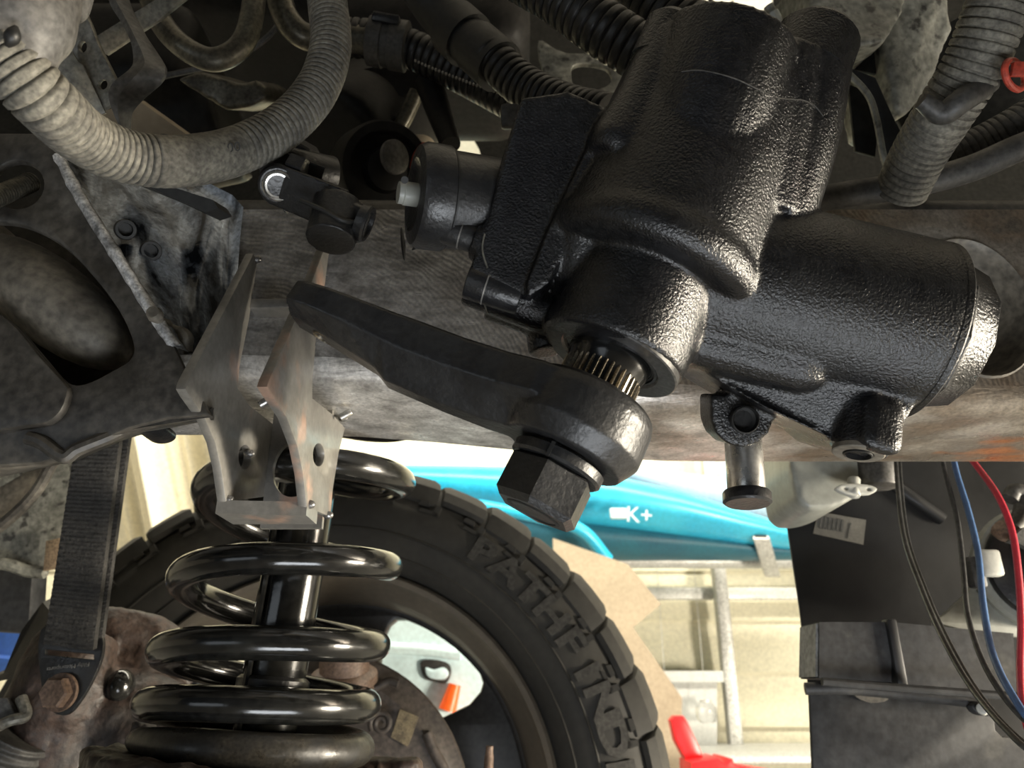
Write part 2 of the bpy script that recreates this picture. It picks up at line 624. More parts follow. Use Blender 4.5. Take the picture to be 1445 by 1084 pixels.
bq = [PY(925, 955, 3.17), PY(1012, 955, 3.17), PY(1012, 1052, 3.17), PY(925, 1052, 3.17)]
build('body', MB().prism(bq, V((0, .18, 0))), M['bin'], bn)
build('lid', MB().prism([bq[0] + V((-.02, -.02, -.02)), bq[1] + V((.02, -.02, -.02)), bq[1] + V((.02, -.02, .02)), bq[0] + V((-.02, -.02, .02))], V((0, .2, 0))), M['bin'], bn)


def globe(px, py, y, rpx, mat, label):  # unclear round shapes, assumed to be glass globes
    c = PY(px, py, y)
    r = rpx * (c - CAM).dot(FWD) / FPX
    t = thing('glass_globe', c - Z1 * r, label, 'globe')
    build('body', MB().lathe(c - Z1 * r, Z1, [(0, r * .5), (r * .1, r * .75), (r * .6, r), (r * 1.3, r * .95), (r * 1.7, r * .6), (r * 1.8, r * .5)]), mat, t)
    build('collar', MB().lathe(c + Z1 * r * .8, Z1, [(0, r * .55), (r * .2, r * .55)]), M['rack'], t)
    build('wire', MB().cyl(c + Z1 * r, V((c.x, c.y, zr)), .0012, seg=8), M['rack'], t)  # unseen wire added to hold the globe from the rack rail


globe(997, 1004, 3.09, 15, M['glass'], 'clear round glass globe on an added wire before the grey bin')  # hanging wire is added, none is seen
globe(939, 971, 3.09, 13, M['dark_glass'], 'dark round glass globe on an added wire at the tire tread edge')
rd = thing('creeper_seat', PY(1010, 1084, 2.3), 'bright red plastic shop seat on an added stand beyond the tire tread', 'seat')
plateY('backrest', [[(944, 1016), (950, 1010), (962, 1010), (968, 1018), (994, 1075), (985, 1090), (968, 1078), (950, 1044)]], 2.3, .05, M['plastic_red'], rd, .008)
build('added_pedestal', MB().cyl(V((PY(1040, 1100, 2.3).x, 2.3, 0)), V((PY(1040, 1100, 2.3).x, 2.3, PY(1040, 1110, 2.3).z)), .05), M['rack'], rd)  # unseen stand added to hold the seat up from the floor
plateY('base', [[(966, 1072), (1005, 1066), (1012, 1072), (1016, 1066), (1024, 1068), (1026, 1074), (1046, 1080), (1120, 1092), (1140, 1130), (970, 1130)]], 2.28, .16, M['plastic_red'], rd, .01)

# hanging plastic sheet at the left, with real folds
mb = MB()
vv, ff = [], []
NX, NZ = 160, 50
for i in range(NX + 1):
    for j in range(NZ + 1):
        u, w = i / NX, j / NZ
        p = PY(90 + 420 * u, 520 + 330 * w, 2.1)
        ph = (u * 9 - w * 1.4)
        p.y += .05 * sin(ph * 2.3) + .03 * sin(ph * 5.1 + 1) + .012 * sin(ph * 11)
        vv.append(p)
for i in range(NX):
    for j in range(NZ):
        a = i * (NZ + 1) + j
        ff.append([a, a + NZ + 1, a + NZ + 2, a + 1])
n0 = len(vv)
vv += [p + V((0, .004, 0)) for p in vv]
ff += [[q + n0 for q in f[::-1]] for f in ff]
tag(build('plastic_sheet', mb.add(vv, ff), M['drape'], None, 60), 'cream plastic sheet hanging in folds behind the black strap', 'sheet')
# jug seen through the wheel, unseen lower body added down to the floor
jg = thing('plastic_jug', PY(625, 1412, 1.75), 'pale blue plastic jug, extended to the floor, with a handle seen through the wheel spokes', 'drum')
rr = lambda x0, y0, x1, y1, r: [(x0 + r, y0), (x1 - r, y0), (x1, y0 + r), (x1, y1 - r), (x1 - r, y1), (x0 + r, y1), (x0, y1 - r), (x0, y0 + r)]
plateY('body', [smooth_loop([(490, 862), (560, 852), (640, 870), (705, 905), (716, 985), (716, 1400), (700, 1412), (500, 1412), (490, 1400)], 4)], 1.75, .12, M['jug'], jg, .012)
hr = plateY('handle_recess', [smooth_loop([(594, 934), (612, 931), (632, 936), (637, 948), (630, 964), (612, 962), (598, 956)], 4)], 1.688, .008, M['hose_grey'], jg, .002)
plateY('handle', [smooth_loop([(601, 942), (612, 945), (626, 942), (633, 950), (627, 959), (610, 958), (602, 952)], 4)], 1.682, .010, M['jug'], jg, .003)
build('side_ridge', MB().tube([PY(550, 915, 1.69), PY(600, 918, 1.688), PY(650, 924, 1.69)], .012, 12), M['jug'], jg)
tag(build('marker_pen', MB().tube([PY(642, 966, 1.672), PY(637, 984, 1.672), PY(631, 1003, 1.672)], lambda s, t: .012 + .006 * t, 14), M['plastic_orange'], None), 'bright orange marker set against the front of the pale blue jug', 'marker')  # placed to touch the jug, no clip is seen
tag(plateY('blue_bin', [[(-60, 880), (34, 890), (12, 925), (14, 930), (-2, 955), (-60, 960)]], 1.15, .1, M['tarp_blue'], None, .004), 'strong blue plastic bin edge at the far left below the strap', 'bin')

# ================================================================== wheel
WC = V((-.217, .938, CAM.z - .128))
wh = thing('wheel', WC - Z1 * .4, 'large all terrain tire on a black spoked wheel behind the coil spring', 'wheel')
half = [(.028, .262), (.022, .272), (.008, .278), (-.006, .29), (-.013, .31), (-.015, .335), (-.010, .352), (-.004, .362), (.006, .374), (.016, .383), (.030, .391), (.06, .393)]
prof = half + [(.24 - y, r) for y, r in half[::-1]]
mb = MB()
rs = []
SEG = 144
for y, r in prof:
    rs.append([WC + V((r * cos(2 * pi * j / SEG), y, r * sin(2 * pi * j / SEG))) for j in range(SEG)])
mb.rings(rs, cap=False)
tire = build('tire', mb, M['tire'], wh, 50)
# raised ring ridges on the sidewall
for r0, y0 in ((.2915, -.007), (.3165, -.0143)):
    mb = MB()
    mb.rings([[WC + V(((r0 + .0016 * cos(q)) * cos(2 * pi * j / SEG), y0 + .0016 * sin(q), (r0 + .0016 * cos(q)) * sin(2 * pi * j / SEG))) for j in range(SEG)] for q in (0, pi / 2, pi, 3 * pi / 2)], close=True)
    build('sidewall_rib', mb, M['tire'], tire)


def polar(r, ang, y):
    return WC + V((r * cos(ang), y, r * sin(ang)))


def curved_block(r0, r1, a0, a1, y0, y1, skew=0):
    """block on the tread: radial r0..r1, angle a0..a1, across y0..y1"""
    v = []
    for y, da in ((y0, 0), (y1, skew)):
        for r in (r0, r1):
            k = .12 if r == r1 else 0
            for a in (a0 + (a1 - a0) * k, a1 - (a1 - a0) * k):
                v.append(polar(r, a + da, y) - WC)
    return v, [[0, 1, 3, 2], [4, 6, 7, 5], [0, 4, 5, 1], [2, 3, 7, 6], [0, 2, 6, 4], [1, 5, 7, 3]]


NL = 38
st = 2 * pi / NL
lugs = []
# shoulder lugs reach down the sidewall: two alternating shapes
for kind in range(2):
    mb = MB()
    ro, drop = (.400, .362) if kind == 0 else (.398, .370)
    # stepped profile in (y, r)
    pr = [(.10, .386), (.10, ro), (.022, ro), (.010, ro - .006), (.001, .386), (-.0055, drop + .004), (-.003, drop - .002), (.02, .380)]
    w0, w1 = -st * .45, st * .45
    rings = []
    for a in (w0, w0 * .75, 0, w1 * .75, w1):
        k = .0 if abs(a) > st * .44 else 1
        rings.append([polar(r + (.0025 * (k - 1) if r > .39 else 0), a + (y - .02) * .9, y + (0 if k else .0015)) - WC for y, r in pr])
    mb.rings(rings)
    lugs.append(mb)
lug_me = []
for mb in lugs:
    o = build('tread_block', mb, M['tire'], None, 25)
    me = o.data
    me.transform(Matrix.Translation(o.location))
    lug_me.append(me)
    bpy.data.objects.remove(o)
sm = MB()
sm.add(*curved_block(.386, .400, -st * .36, st * .3, .112, .165, .05))
o = build('tread_block', sm, M['tire'], None, 25)
cen = o.data
cen.transform(Matrix.Translation(o.location))
bpy.data.objects.remove(o)
small = MB()
small.add(*curved_block(.3520, .3640, -st * .24, -st * .10, -.0115, .010))
small.add(*curved_block(.3520, .3560, -st * .24, st * .22, -.0115, .004))
small.add(*curved_block(.3600, .3660, st * .02, st * .26, -.0085, .010))
o = build('shoulder_knob', small, M['tire'], None, 25)
knob = o.data
knob.transform(Matrix.Translation(o.location))
bpy.data.objects.remove(o)
for i in range(NL):
    for nm, me, da in (('tread_block', lug_me[i % 2], 0), ('tread_block', cen, .5), ('shoulder_knob', knob, .5)):
        o = bpy.data.objects.new(nm, me)
        COL.objects.link(o)
        o.parent = tire
        o.location = WC - root_loc(wh)
        o.rotation_euler = (0, -(i + da) * st, 0)
# raised lettering PATHFINDER, reading clockwise from the top
word = 'PATHFINDER'
for i, ch in enumerate(word):
    ang = radians(57.5 - i * 6.15)
    c = polar(.337, ang, -.0150)
    out = V((cos(ang), .10, sin(ang)))
    lettering('letter', ch, c, V((sin(ang), 0, -cos(ang))), out, .042, .0016, M['tire_letter'], tire, 1.35, .0016)
# rim
mb = MB()
pr = [(.030, .270), (.012, .272), (.006, .268), (.010, .262), (.03, .258), (.05, .245), (.12, .238), (.20, .240), (.215, .262), (.225, .272), (.222, .276), (.205, .270), (.19, .250), (.12, .246), (.06, .252), (.04, .266)]
mb.rings([[WC + V((r * cos(2 * pi * j / SEG), y, r * sin(2 * pi * j / SEG))) for j in range(SEG)] for y, r in pr], close=True)
build('rim_barrel', mb, M['rim_dust'], wh, 40)
mb = MB()
mb.rings([[WC + V((r * cos(2 * pi * j / SEG), y, r * sin(2 * pi * j / SEG))) for j in range(SEG)] for y, r in ((.115, .233), (.112, .237), (.112, .246), (.148, .246), (.148, .237), (.145, .233))], close=True)
build('spoke_ring', mb, M['rim'], wh, 40)
build('hub_disc', MB().lathe(WC + V((0, .112, 0)), Y1, [(0, .06), (.002, .128), (.006, .134), (.03, .134), (.036, .126), (.036, .05)], 72), M['rim'], wh)
side = [(.240, 27), (.2345, 22), (.229, 18.2), (.22, 16.6), (.20, 15.5), (.165, 18), (.145, 23), (.132, 33), (.124, 36)]
for k in range(5):
    c = radians(92 + 72 * k)
    pl = [(.243, -27 + 6 * q) for q in range(10)] + [(r, h) for r, h in side] + [(.124, 24 - 12 * q) for q in range(5)] + [(r, -h) for r, h in side[::-1]]
    plate('spoke', [[(r * cos(c + radians(h)), r * sin(c + radians(h))) for r, h in pl]], WC + V((0, .13, 0)), X1, Z1, .03, M['rim'], wh, .004)
build('hub_bore', MB().lathe(WC + V((0, .05, 0)), Y1, [(0, .06), (.1, .075)]), M['rim'], wh)

# brake shield with its own bits
BC = WC + V((0, -.05, 0))
bk = thing('brake_shield', BC - Z1 * .17, 'round brown brake dust shield in front of the black wheel', 'brake shield')
build('shield', MB().lathe(BC + V((0, .05, 0)), -Y1, [(-.06, .150), (0, .172), (.006, .175), (.012, .173), (.014, .166), (.018, .158), (.026, .15), (.03, .10), (.04, .05)], 72), M['rust_dark'], bk)


def on_shield(px, py, lift=.0):
    return PY(px, py, BC.y + .026 - lift)


lab = [on_shield(565, 1001, .004), on_shield(591, 1012, .004), on_shield(576, 1054, .004), on_shield(552, 1040, .004)]
build('label_patch', MB().prism(lab, V((0, -.002, 0))), material('flaked foil label', (.24, .19, .11), (.10, .08, .05), 120, .6, .1, bump=.5, bs=200), bk)
build('shield_rib', MB().tube([on_shield(528, 972), on_shield(548, 962), on_shield(562, 965)], .0045), M['rust_dark'], bk)
build('shield_rib', MB().tube([on_shield(602, 1035), on_shield(612, 1060), on_shield(625, 1084), on_shield(632, 1110)], .006), M['rust_dark'], bk)
# rolled clip end
sp = []
c0 = on_shield(538, 1021, .02)
for i in range(26):
    t = i / 25 * 2 * pi * 1.6
    r = .0035 + .0085 * i / 25
    sp.append(c0 + V((r * cos(t), -.001 * i / 25, r * sin(t))))
build('rolled_clip', MB().tube(sp, .0028, 10, 3), M['rust_dark'], bk)
kp = thing('steering_stop', P(485, 985, .82), 'light rusty upright pin beside the coil spring', 'pin')
build('pin', MB().lathe(P(486, 985, .80), UPV, [(0, .030), (.012, .030), (.016, .0255), (.06, .0255), (.065, .023)]), M['rust_light'], kp)
build('collar', MB().lathe(P(486, 962, .80), UPV, [(0, .034), (.008, .034), (.012, .028)]), M['rust_light'], kp)
build('valve_stem', MB().lathe(PY(688, 1110, .93), V((.05, -.1, 1)), [(0, .005), (.03, .005), (.032, .004), (.04, .004)]), M['rust_light'], wh)

# ================================================================== frame rail
YR, RW = .38, .11


def zb(x):
    t = min(1, max(0, (.12 - x) / .26))
    return CAM.z + .1395 + .018 * t * t * (3 - 2 * t)


ZT = CAM.z + .277


def rail_material(orange):
    mt = material('ground frame steel', (.75, .73, .70) if orange else (.40, .385, .365), (.26, .25, .235) if orange else (.13, .124, .116), 70, .38, .14, metal=.5, stretch=(.7, 1, 2.2, (0, .6, 0)), bump=.35, bs=160, bstretch=(1, 1, 5, (0, .9, 0)), contrast=.2, dist=.5, grit=.28)
    nt = mt.node_tree
    N, L = nt.nodes, nt.links
    b = N['Principled BSDF']
    old = [n for n in N if n.type == 'VECT_MATH'][0].inputs[0].links[0].from_socket
    tc = [n for n in N if n.type == 'TEX_COORD'][0]
    sx = N.new('ShaderNodeSeparateXYZ')
    L.new(tc.outputs['Object'], sx.inputs[0])
    nz = N.new('ShaderNodeTexNoise')
    nz.inputs['Scale'].default_value = 22
    nz.inputs['Detail'].default_value = 6
    mp = N.new('ShaderNodeMapping')
    mp.inputs['Scale'].default_value = (.8, 1, 1.3)
    L.new(tc.outputs['Object'], mp.inputs[0])
    L.new(mp.outputs[0], nz.inputs['Vector'])
    ad = N.new('ShaderNodeMath')
    ad.operation = 'MULTIPLY_ADD'
    ad.inputs[1].default_value = .55
    L.new(nz.outputs['Fac'], ad.inputs[0])
    L.new(sx.outputs['X'], ad.inputs[2])
    mr = N.new('ShaderNodeMapRange')
    mr.inputs['From Min'].default_value = .27
    mr.inputs['From Max'].default_value = .50
    L.new(ad.outputs[0], mr.inputs['Value'])
    r2 = N.new('ShaderNodeValToRGB')
    e = r2.color_ramp.elements
    e[0].position, e[0].color = .36, (.33, .295, .245, 1)
    e[1].position, e[1].color = .50, (.21, .18, .145, 1)
    k = e.new(.60)
    k.color = (.19, .145, .105, 1)
    k = e.new(.68)
    k.color = (.14, .12, .095, 1)
    L.new(nz.outputs['Fac'], r2.inputs['Fac'])
    mx = N.new('ShaderNodeMix')
    mx.data_type = 'RGBA'
    L.new(mr.outputs['Result'], mx.inputs['Factor'])
    L.new(old, mx.inputs['A'])
    L.new(r2.outputs['Color'], mx.inputs['B'])
    wv_ = N.new('ShaderNodeTexWave')
    wv_.wave_type = 'RINGS'
    wv_.rings_direction = 'Y'
    wv_.inputs['Scale'].default_value = 110
    wv_.inputs['Distortion'].default_value = 9
    wv_.inputs['Detail'].default_value = 4
    wv_.inputs['Detail Scale'].default_value = .6
    wm = N.new('ShaderNodeMapping')
    wm.inputs['Location'].default_value = (.16, 0, .06)
    L.new(tc.outputs['Object'], wm.inputs[0])
    L.new(wm.outputs[0], wv_.inputs['Vector'])
    bpn = [n for n in N if n.type == 'BUMP'][0]
    if not orange:
        bpn.inputs['Strength'].default_value = .11
        L.new(wv_.outputs['Fac'], bpn.inputs['Height'])
    m2 = N.new('ShaderNodeMapRange')
    m2.inputs['From Min'].default_value = .47
    m2.inputs['From Max'].default_value = .53
    n2 = N.new('ShaderNodeTexNoise')
    n2.inputs['Scale'].default_value = 38
    n2.inputs['Detail'].default_value = 4
    mp2 = N.new('ShaderNodeMapping')
    mp2.inputs['Location'].default_value = (.3, .1, .7)
    mp2.inputs['Scale'].default_value = (.6, 1, 1)
    L.new(tc.outputs['Object'], mp2.inputs[0])
    L.new(mp2.outputs[0], n2.inputs['Vector'])
    a2 = N.new('ShaderNodeMath')
    a2.operation = 'MULTIPLY_ADD'
    a2.inputs[1].default_value = .5
    a2.use_clamp = True
    sh = N.new('ShaderNodeMapRange')
    sh.inputs['From Min'].default_value = .1
    sh.inputs['From Max'].default_value = .3
    sh.inputs['To Min'].default_value = -.1
    sh.inputs['To Max'].default_value = .24
    L.new(sx.outputs['X'], sh.inputs['Value'])
    L.new(n2.outputs['Fac'], a2.inputs[0])
    L.new(sh.outputs['Result'], a2.inputs[2])
    L.new(a2.outputs[0], m2.inputs['Value'])
    mx2 = N.new('ShaderNodeMix')
    mx2.data_type = 'RGBA'
    mx2.inputs['B'].default_value = (.36, .15, .06, 1)
    L.new(m2.outputs['Result'], mx2.inputs['Factor'])
    L.new(mx.outputs['Result'], mx2.inputs['A'])
    ng = [n for n in N if n.type == 'VECT_MATH'][0]
    L.new((mx2 if orange else mx).outputs['Result'], ng.inputs[0])
    L.new(ng.outputs['Vector'], b.inputs['Base Color'])
    return mt


M['rail'] = rail_material(False)
M['rail_low'] = rail_material(True)
rail = thing('frame_rail', V((0, YR + RW / 2, zb(.3))), 'bare ground steel frame rail with brown rust running behind the gearbox', 'frame rail')
xs = [-.62, -.4, -.25, -.2, -.15, -.1, -.05, 0, .05, .1, .15, .3, .5, .85]
RC = .013
hc = PY(1374, 432, YR)
hrx, hrz = .0315, .0415
web = [(x, zb(x) + RC) for x in xs] + [(x, ZT - RC) for x in xs[::-1]]
plate('web', [web, ell(hc.x, hc.z, hrx, hrz, 40)], V((0, YR + .002, 0)), X1, Z1, .004, M['rail'], rail)
mb = MB()
sec = []
for i in range(7):
    t = pi / 2 * i / 6
    sec.append((RC - RC * cos(t), RC - RC * sin(t)))
for i in range(7):
    t = pi / 2 * i / 6
    sec.append((RW - RC + RC * sin(t), RC - RC * cos(t)))
inn = [(min(max(y, .004), RW - .004) if i in (0, len(sec) - 1) else y + (.004 if y < RW / 2 else -.004) * (1 - abs(z - 0) / RC * .0), z + .004 * (1 - z / RC)) for i, (y, z) in enumerate(sec)]
ring = sec + inn[::-1]
mb.rings([[V((x, YR + y, zb(x) + z)) for y, z in ring] for x in xs])
build('bottom_flange', mb, M['rail_low'], rail, 40)
mb = MB()
mb.rings([[V((x, YR + y, ZT - z)) for y, z in ring] for x in xs])
build('top_flange', mb, M['frame_dark'], rail, 40)
build('outer_web', MB().prism([V((x, YR + RW - .004, zb(x) + RC)) for x in xs] + [V((x, YR + RW - .004, ZT - RC)) for x in xs[::-1]], V((0, .004, 0))), M['frame_dark'], rail)
mb = MB()
mb.rings([[hc + V((hrx * s * cos(2 * pi * j / 48), dy, hrz * s * sin(2 * pi * j / 48))) for j in range(48)] for dy, s in ((.0005, 1.06), (-.0015, 1.03), (.0, .99), (.006, .95), (.016, .88), (.024, .72), (.028, .4), (.029, .05))], cap=False)
build('pressed_pocket', mb, M['frame_tan'], rail, 60)
# weld line and grinder gouges
gm = M['rubber']
for pts in ([(566, 318), (569, 345), (571, 372)], [(580, 355), (592, 346), (602, 341)]):
    build('gouge', MB().tube([PY(x, y, YR + .0005) for x, y in pts], lambda s, t: .0003 + .0012 * sin(pi * t), 8), gm, rail)

# crush sleeve through the rail with a washer at its end
sl = thing('bolt_sleeve', P(1052, 715, .37), 'bare steel bolt sleeve with a dark washer hanging below the rail', 'bolt sleeve')
a, b = P(1047, 600, .375), P(1054, 700, .360)
build('sleeve', MB().cyl(a, b, m(26, .367), bev=.001), M['bright_steel'], sl)
build('washer', MB().lathe(b - (b - a).normalized() * .002, b - a, [(0, .006), (0, .0105), (.001, .0112), (.005, .0112), (.006, .0100), (.006, .005)], 40, None), M['satin_black'], sl)

# ================================================================== crossmember at the left
YC = .33
cm = thing('crossmember', PY(150, 640, YC), 'dusty dark stamped crossmember with a large oval recess at the left', 'crossmember')
recess = smooth_loop([(-60, 322), (0, 316), (45, 324), (92, 350), (132, 390), (170, 440), (190, 484), (188, 508), (165, 524), (124, 544), (96, 540), (60, 500), (20, 456), (-60, 400)], 4)
boltloop = ell(28, 264, 37, 34)
plateY('face_plate', [[(-500, 190), (60, 192), (88, 226), (247, 488), (262, 520), (300, 588), (240, 592), (185, 606), (110, 640), (60, 655), (-500, 690)], recess, boltloop], YC, .005, M['frame_dark'], cm, .0012)
# scraped bright edge
build('scraped_edge', MB().tube([PY(82, 222, YC), PY(120, 290, YC - .002), PY(180, 385, YC - .002), PY(232, 468, YC - .001), PY(247, 492, YC + .001)], lambda s, t: .0030 + .0008 * noise.noise(V((s * 160, 0, 0))), 12), M['edge_steel'], cm)
# stamped pod inside the recess
c = PY(72, 425, YC + .022)
d1 = (PY(170, 505, YC + .022) - c).normalized()
d2 = Y1.cross(d1).normalized()
mb = MB().ball(c, (.055, .027, .021), (d1, Y1, d2))
build('stamped_pod', mb, M['frame_tan'], cm, 60)
c = PY(-55, 360, YC + .022)
build('stamped_pod', MB().ball(c, (.05, .026, .026), (d1, Y1, d2)), M['frame_tan'], cm, 60)
plateY('recess_floor', [[(-120, 280), (60, 280), (230, 470), (230, 580), (-120, 600)]], YC + .05, .004, M['frame_dark'], cm)
# lower lip
plateY('lower_lip', [smooth_loop([(-120, 452), (-20, 440), (20, 458), (60, 505), (92, 540), (100, 556), (84, 590), (40, 604), (-120, 610)], 4)], YC - .004, .006, M['frame_dark'], cm, .0015)
build('bottom_seam', MB().tube([PY(300, 584, YC + .01), PY(240, 590, YC + .008), PY(185, 603, YC + .004), PY(150, 618, YC), PY(110, 634, YC - .002), PY(90, 645, YC - .002), PY(60, 625, YC - .003), PY(40, 618, YC - .003)], .0032, 10), M['frame_dark'], cm)
build('bottom_flange', MB().prism([PY(110, 634, YC), PY(185, 606, YC), PY(300, 588, YC), PY(300, 592, YC + .09), PY(185, 616, YC + .08), PY(105, 652, YC + .06)], V((0, 0, .004))), M['frame_dark'], cm)
build('underside', MB().prism([PY(110, 634, YC), PY(100, 652, YC + .05), PY(55, 660, YC + .09), PY(-120, 700, YC + .1), PY(-120, 666, YC)], V((0, 0, .004))), M['frame_dark'], cm)
plateY('bump_tab', [ell(219, 608, 21, 12)], YC + .06, .02, M['satin_black'], cm, .002)
# stud with thread
a, b = PY(-18, 284, YC - .012), PY(46, 256, YC + .012)
mb = MB()
L = (b - a).length
mb.lathe(a, b - a, [(i * .0005, .0049 + .00035 * (1 if i % 4 < 2 else -1)) for i in range(int(L / .0005))] + [(L + .001, .003)], 20)
build('threaded_stud', mb, M['pipe_tan'], cm, 60)
# the receding gusset between the crossmember and the rail
g0, g1, g2, g3 = PY(86, 226, YC), PY(252, 494, YC), PY(330, 500, YR - .002), PY(345, 285, YR - .002)
g4 = PY(200, 205, YR)
mb = MB()
NU, NV = 14, 14
vv, ff = [], []
for i in range(NU + 1):
    for j in range(NV + 1):
        u, w = i / NU, j / NV
        lft = g0.lerp(g1, w)
        rgt = g4.lerp(g2, w) if w > .99 else (g4.lerp(g3, w / .4) if w < .4 else g3.lerp(g2, (w - .4) / .6))
        p = lft.lerp(rgt, u)
        p = p + V((.3, .9, .1)).normalized() * (.014 * sin(pi * u) * (.6 + .4 * sin(w * 6))) + V((0, .003, 0)) * sin(u * 14 + w * 5)
        vv.append(p)
for i in range(NU):
    for j in range(NV):
        a = i * (NV + 1) + j
        ff.append([a, a + NV + 1, a + NV + 2, a + 1])
mb.add(vv, ff)
gus = build('gusset', mb, M['sheen_black'], cm, 60)


def on_gusset(px, py):
    p = None
    best = 9
    for q in vv:
        d = (q - CAM)
        k = d.dot(FWD)
        sx_, sy_ = 722.5 + FPX * d.x / k, 542 - FPX * d.dot(UPV) / k
        e = (sx_ - px) ** 2 + (sy_ - py) ** 2
        if p is None or e < best:
            p, best, kk = q, e, k
    return P(px, py, kk - .009)


for px, py in ((178, 324), (214, 354)):
    c = on_gusset(px, py)
    ax = (ray(px - 150, py + 10)).normalized()
    build('bolt_hole', MB().lathe(c + ax * .006, -ax, [(0, .0052), (.004, .0052), (.005, .0048), (.005, .0034), (.001, .0032), (.001, .0)], 24), M['rubber'], gus)
build('pinch_weld', MB().tube([on_gusset(215, 440), P(235, 462, .372), P(258, 470, .373), P(266, 498, .372)], lambda s, t: .003 + .0008 * sin(s * 500), 10), M['frame_tan'], cm)

# ================================================================== coilover bracket
XL, XR = -.141, -.102
cb = thing('coilover_bracket', V((-.12, .40, PX(318, 712, XL).z)), 'raw steel two plate coilover bracket tacked to the frame rail', 'bracket')
TH = .0045
lw = [(358, 358), (348, 378), (264, 540), (262, 549), (268, 560), (289, 590), (304, 625), (312, 660), (319, 708), (383, 700), (388, 600), (352, 572), (336, 548), (338, 520), (352, 450), (363, 372)]
rw = [(461, 343), (441, 396), (380, 536), (377, 546), (384, 558), (405, 590), (420, 630), (428, 670), (433, 716), (466, 729), (470, 690), (478, 640), (487, 604), (470, 585), (441, 562), (441, 540), (446, 480), (459, 400), (465, 352)]
plate('side_plate', [loopX(lw, XL), loopX(ell(346, 645, 9, 17), XL)], V((XL - TH / 2, 0, 0)), Y1, Z1, TH, M['raw_steel'], cb, .0005)
plate('side_plate', [loopX(rw, XR), loopX(ell(450, 642, 8, 16), XR)], V((XR - TH / 2, 0, 0)), Y1, Z1, TH, M['raw_steel'], cb, .0005)
q = [PX(319, 708, XL), PX(383, 700, XL), PX(466, 729, XR), PX(433, 716, XR)]
q[0].x -= TH
q[1].x -= TH
zz = q[3].z
q[2].y = q[3].y + .022
q[1].y = q[2].y
bp = [V((p.x, p.y, zz)) for p in q]
zt_ = max(q[0].z, q[3].z) + .0008
build('base_plate', MB().prism([V((p.x, p.y, zt_)) for p in bp], V((0, 0, zz - .004 - zt_))), M['raw_steel'], cb)
YB = PX(380, 650, XL).y
yb2 = PX(470, 650, XR).y
lb = [(XL, PY(386, 560, YB).z), (XR - TH, PY(386, 560, YB).z), (XR - TH, zz), (XL, zz)]
hc2 = PY(412, 662, YB)
plate('back_plate', [lb, ell(hc2.x + .002, hc2.z, .0125, .017, 32)], V((0, YB, 0)), X1, Z1, .004, M['raw_steel'], cb)
for px, py, X in ((362, 366, XL), (470, 384, XR), (352, 640, XL), (484, 590, XR), (437, 712, XR), (463, 727, XR), (322, 705, XL)):
    build('weld_tack', MB().ball(PX(px, py, X), (.003, .0022, .0022)), M['weld'], cb)
for px, py, X in ((366, 572, XL + .012), (480, 590, XR + .004)):
    p = PX(px, py, X)
    build('tack_stud', MB().cyl(p, p + V((.006, .0, .004)), .0022, bev=.0005, seg=12), M['bright_steel'], cb)
build('cross_bar', MB().box(V(((XL + XR) / 2 - .003, YR - .006, PY(395, 442, YR).z)), X1, Y1, Z1, XR - XL - TH, .012, .006, .001), M['raw_steel'], cb)

# ================================================================== coil spring and shock
c0, c1 = PY(433, 690, .505), PY(366, 1003, .50)
ax = (c1 - c0)
ring_s = [-.62, -.34, .01, .43, .76, .985, 1.14, 1.19]   # front crossings along the axis, per turn
ux = (X1 - ax.normalized() * X1.dot(ax.normalized())).normalized()
uy = ax.normalized().cross(ux)
if uy.y < 0:
    uy = -uy
RS, WR = .0622, .0093
hp = []
nt_ = 40
for k in range(0, 5 * nt_ + nt_ * 3 // 4 + 1):
    psi = k / nt_ + .5
    i = min(int(psi), len(ring_s) - 2)
    t = psi - i
    sl_ = [ring_s[max(i - 1, 0)], ring_s[i], ring_s[i + 1], ring_s[min(i + 2, len(ring_s) - 1)]]
    s = .5 * (2 * sl_[1] + (sl_[2] - sl_[0]) * t + (2 * sl_[0] - 5 * sl_[1] + 4 * sl_[2] - sl_[3]) * t * t + (3 * sl_[1] - sl_[0] - 3 * sl_[2] + sl_[3]) * t ** 3)
    a = 2 * pi * psi
    hp.append(c0 + ax * s + ux * (-RS * sin(a)) + uy * (-RS * cos(a)))
cs = thing('coil_spring', c1 + ax * .25, 'gloss black coil spring wound around the shock absorber', 'spring')
ns_ = 5 * nt_
build('coil', MB().tube(hp[:ns_ + 2], WR, 20, 1), M['gloss_black'], cs, 60)
build('end_coil', MB().tube(hp[ns_:], lambda s, t: WR * (1 - .5 * max(0, (t - .72) / .28)), 20, 1), M['dusty_black'], cs, 60)
sk = thing('shock_absorber', P(372, 1040, .455), 'gloss black shock absorber inside the coil spring', 'shock absorber')
s0, s1 = PY(426, 735, .485), PY(372, 1040, .485)
sx = (s1 - s0)
build('body', MB().lathe(s0 + sx * .0, sx, [(-.02, .0175), (0, .0185), (.09, .0185), (.092, .0178), (.14, .0178)], 48), M['gloss_black'], sk)
build('guide_rib', MB().tube([s0 + sx * .0 + V((-.010, -.0175, .02)), s1 + V((-.010, -.0175, 0))], .0022, 8), M['gloss_black'], sk)
build('collar', MB().lathe(s0 + sx * .74, sx, [(0, .0186), (.002, .021), (.007, .021), (.009, .0186)], 48), M['satin_black'], sk)
build('mount_stem', MB().cyl(s0 - sx * .02, s0 - sx * .2, .008), M['satin_black'], sk)

# ================================================================== limit strap
ls = thing('limit_strap', P(87, 1000, .55), 'black woven limit strap hanging from the crossmember to a bolted tab', 'strap')


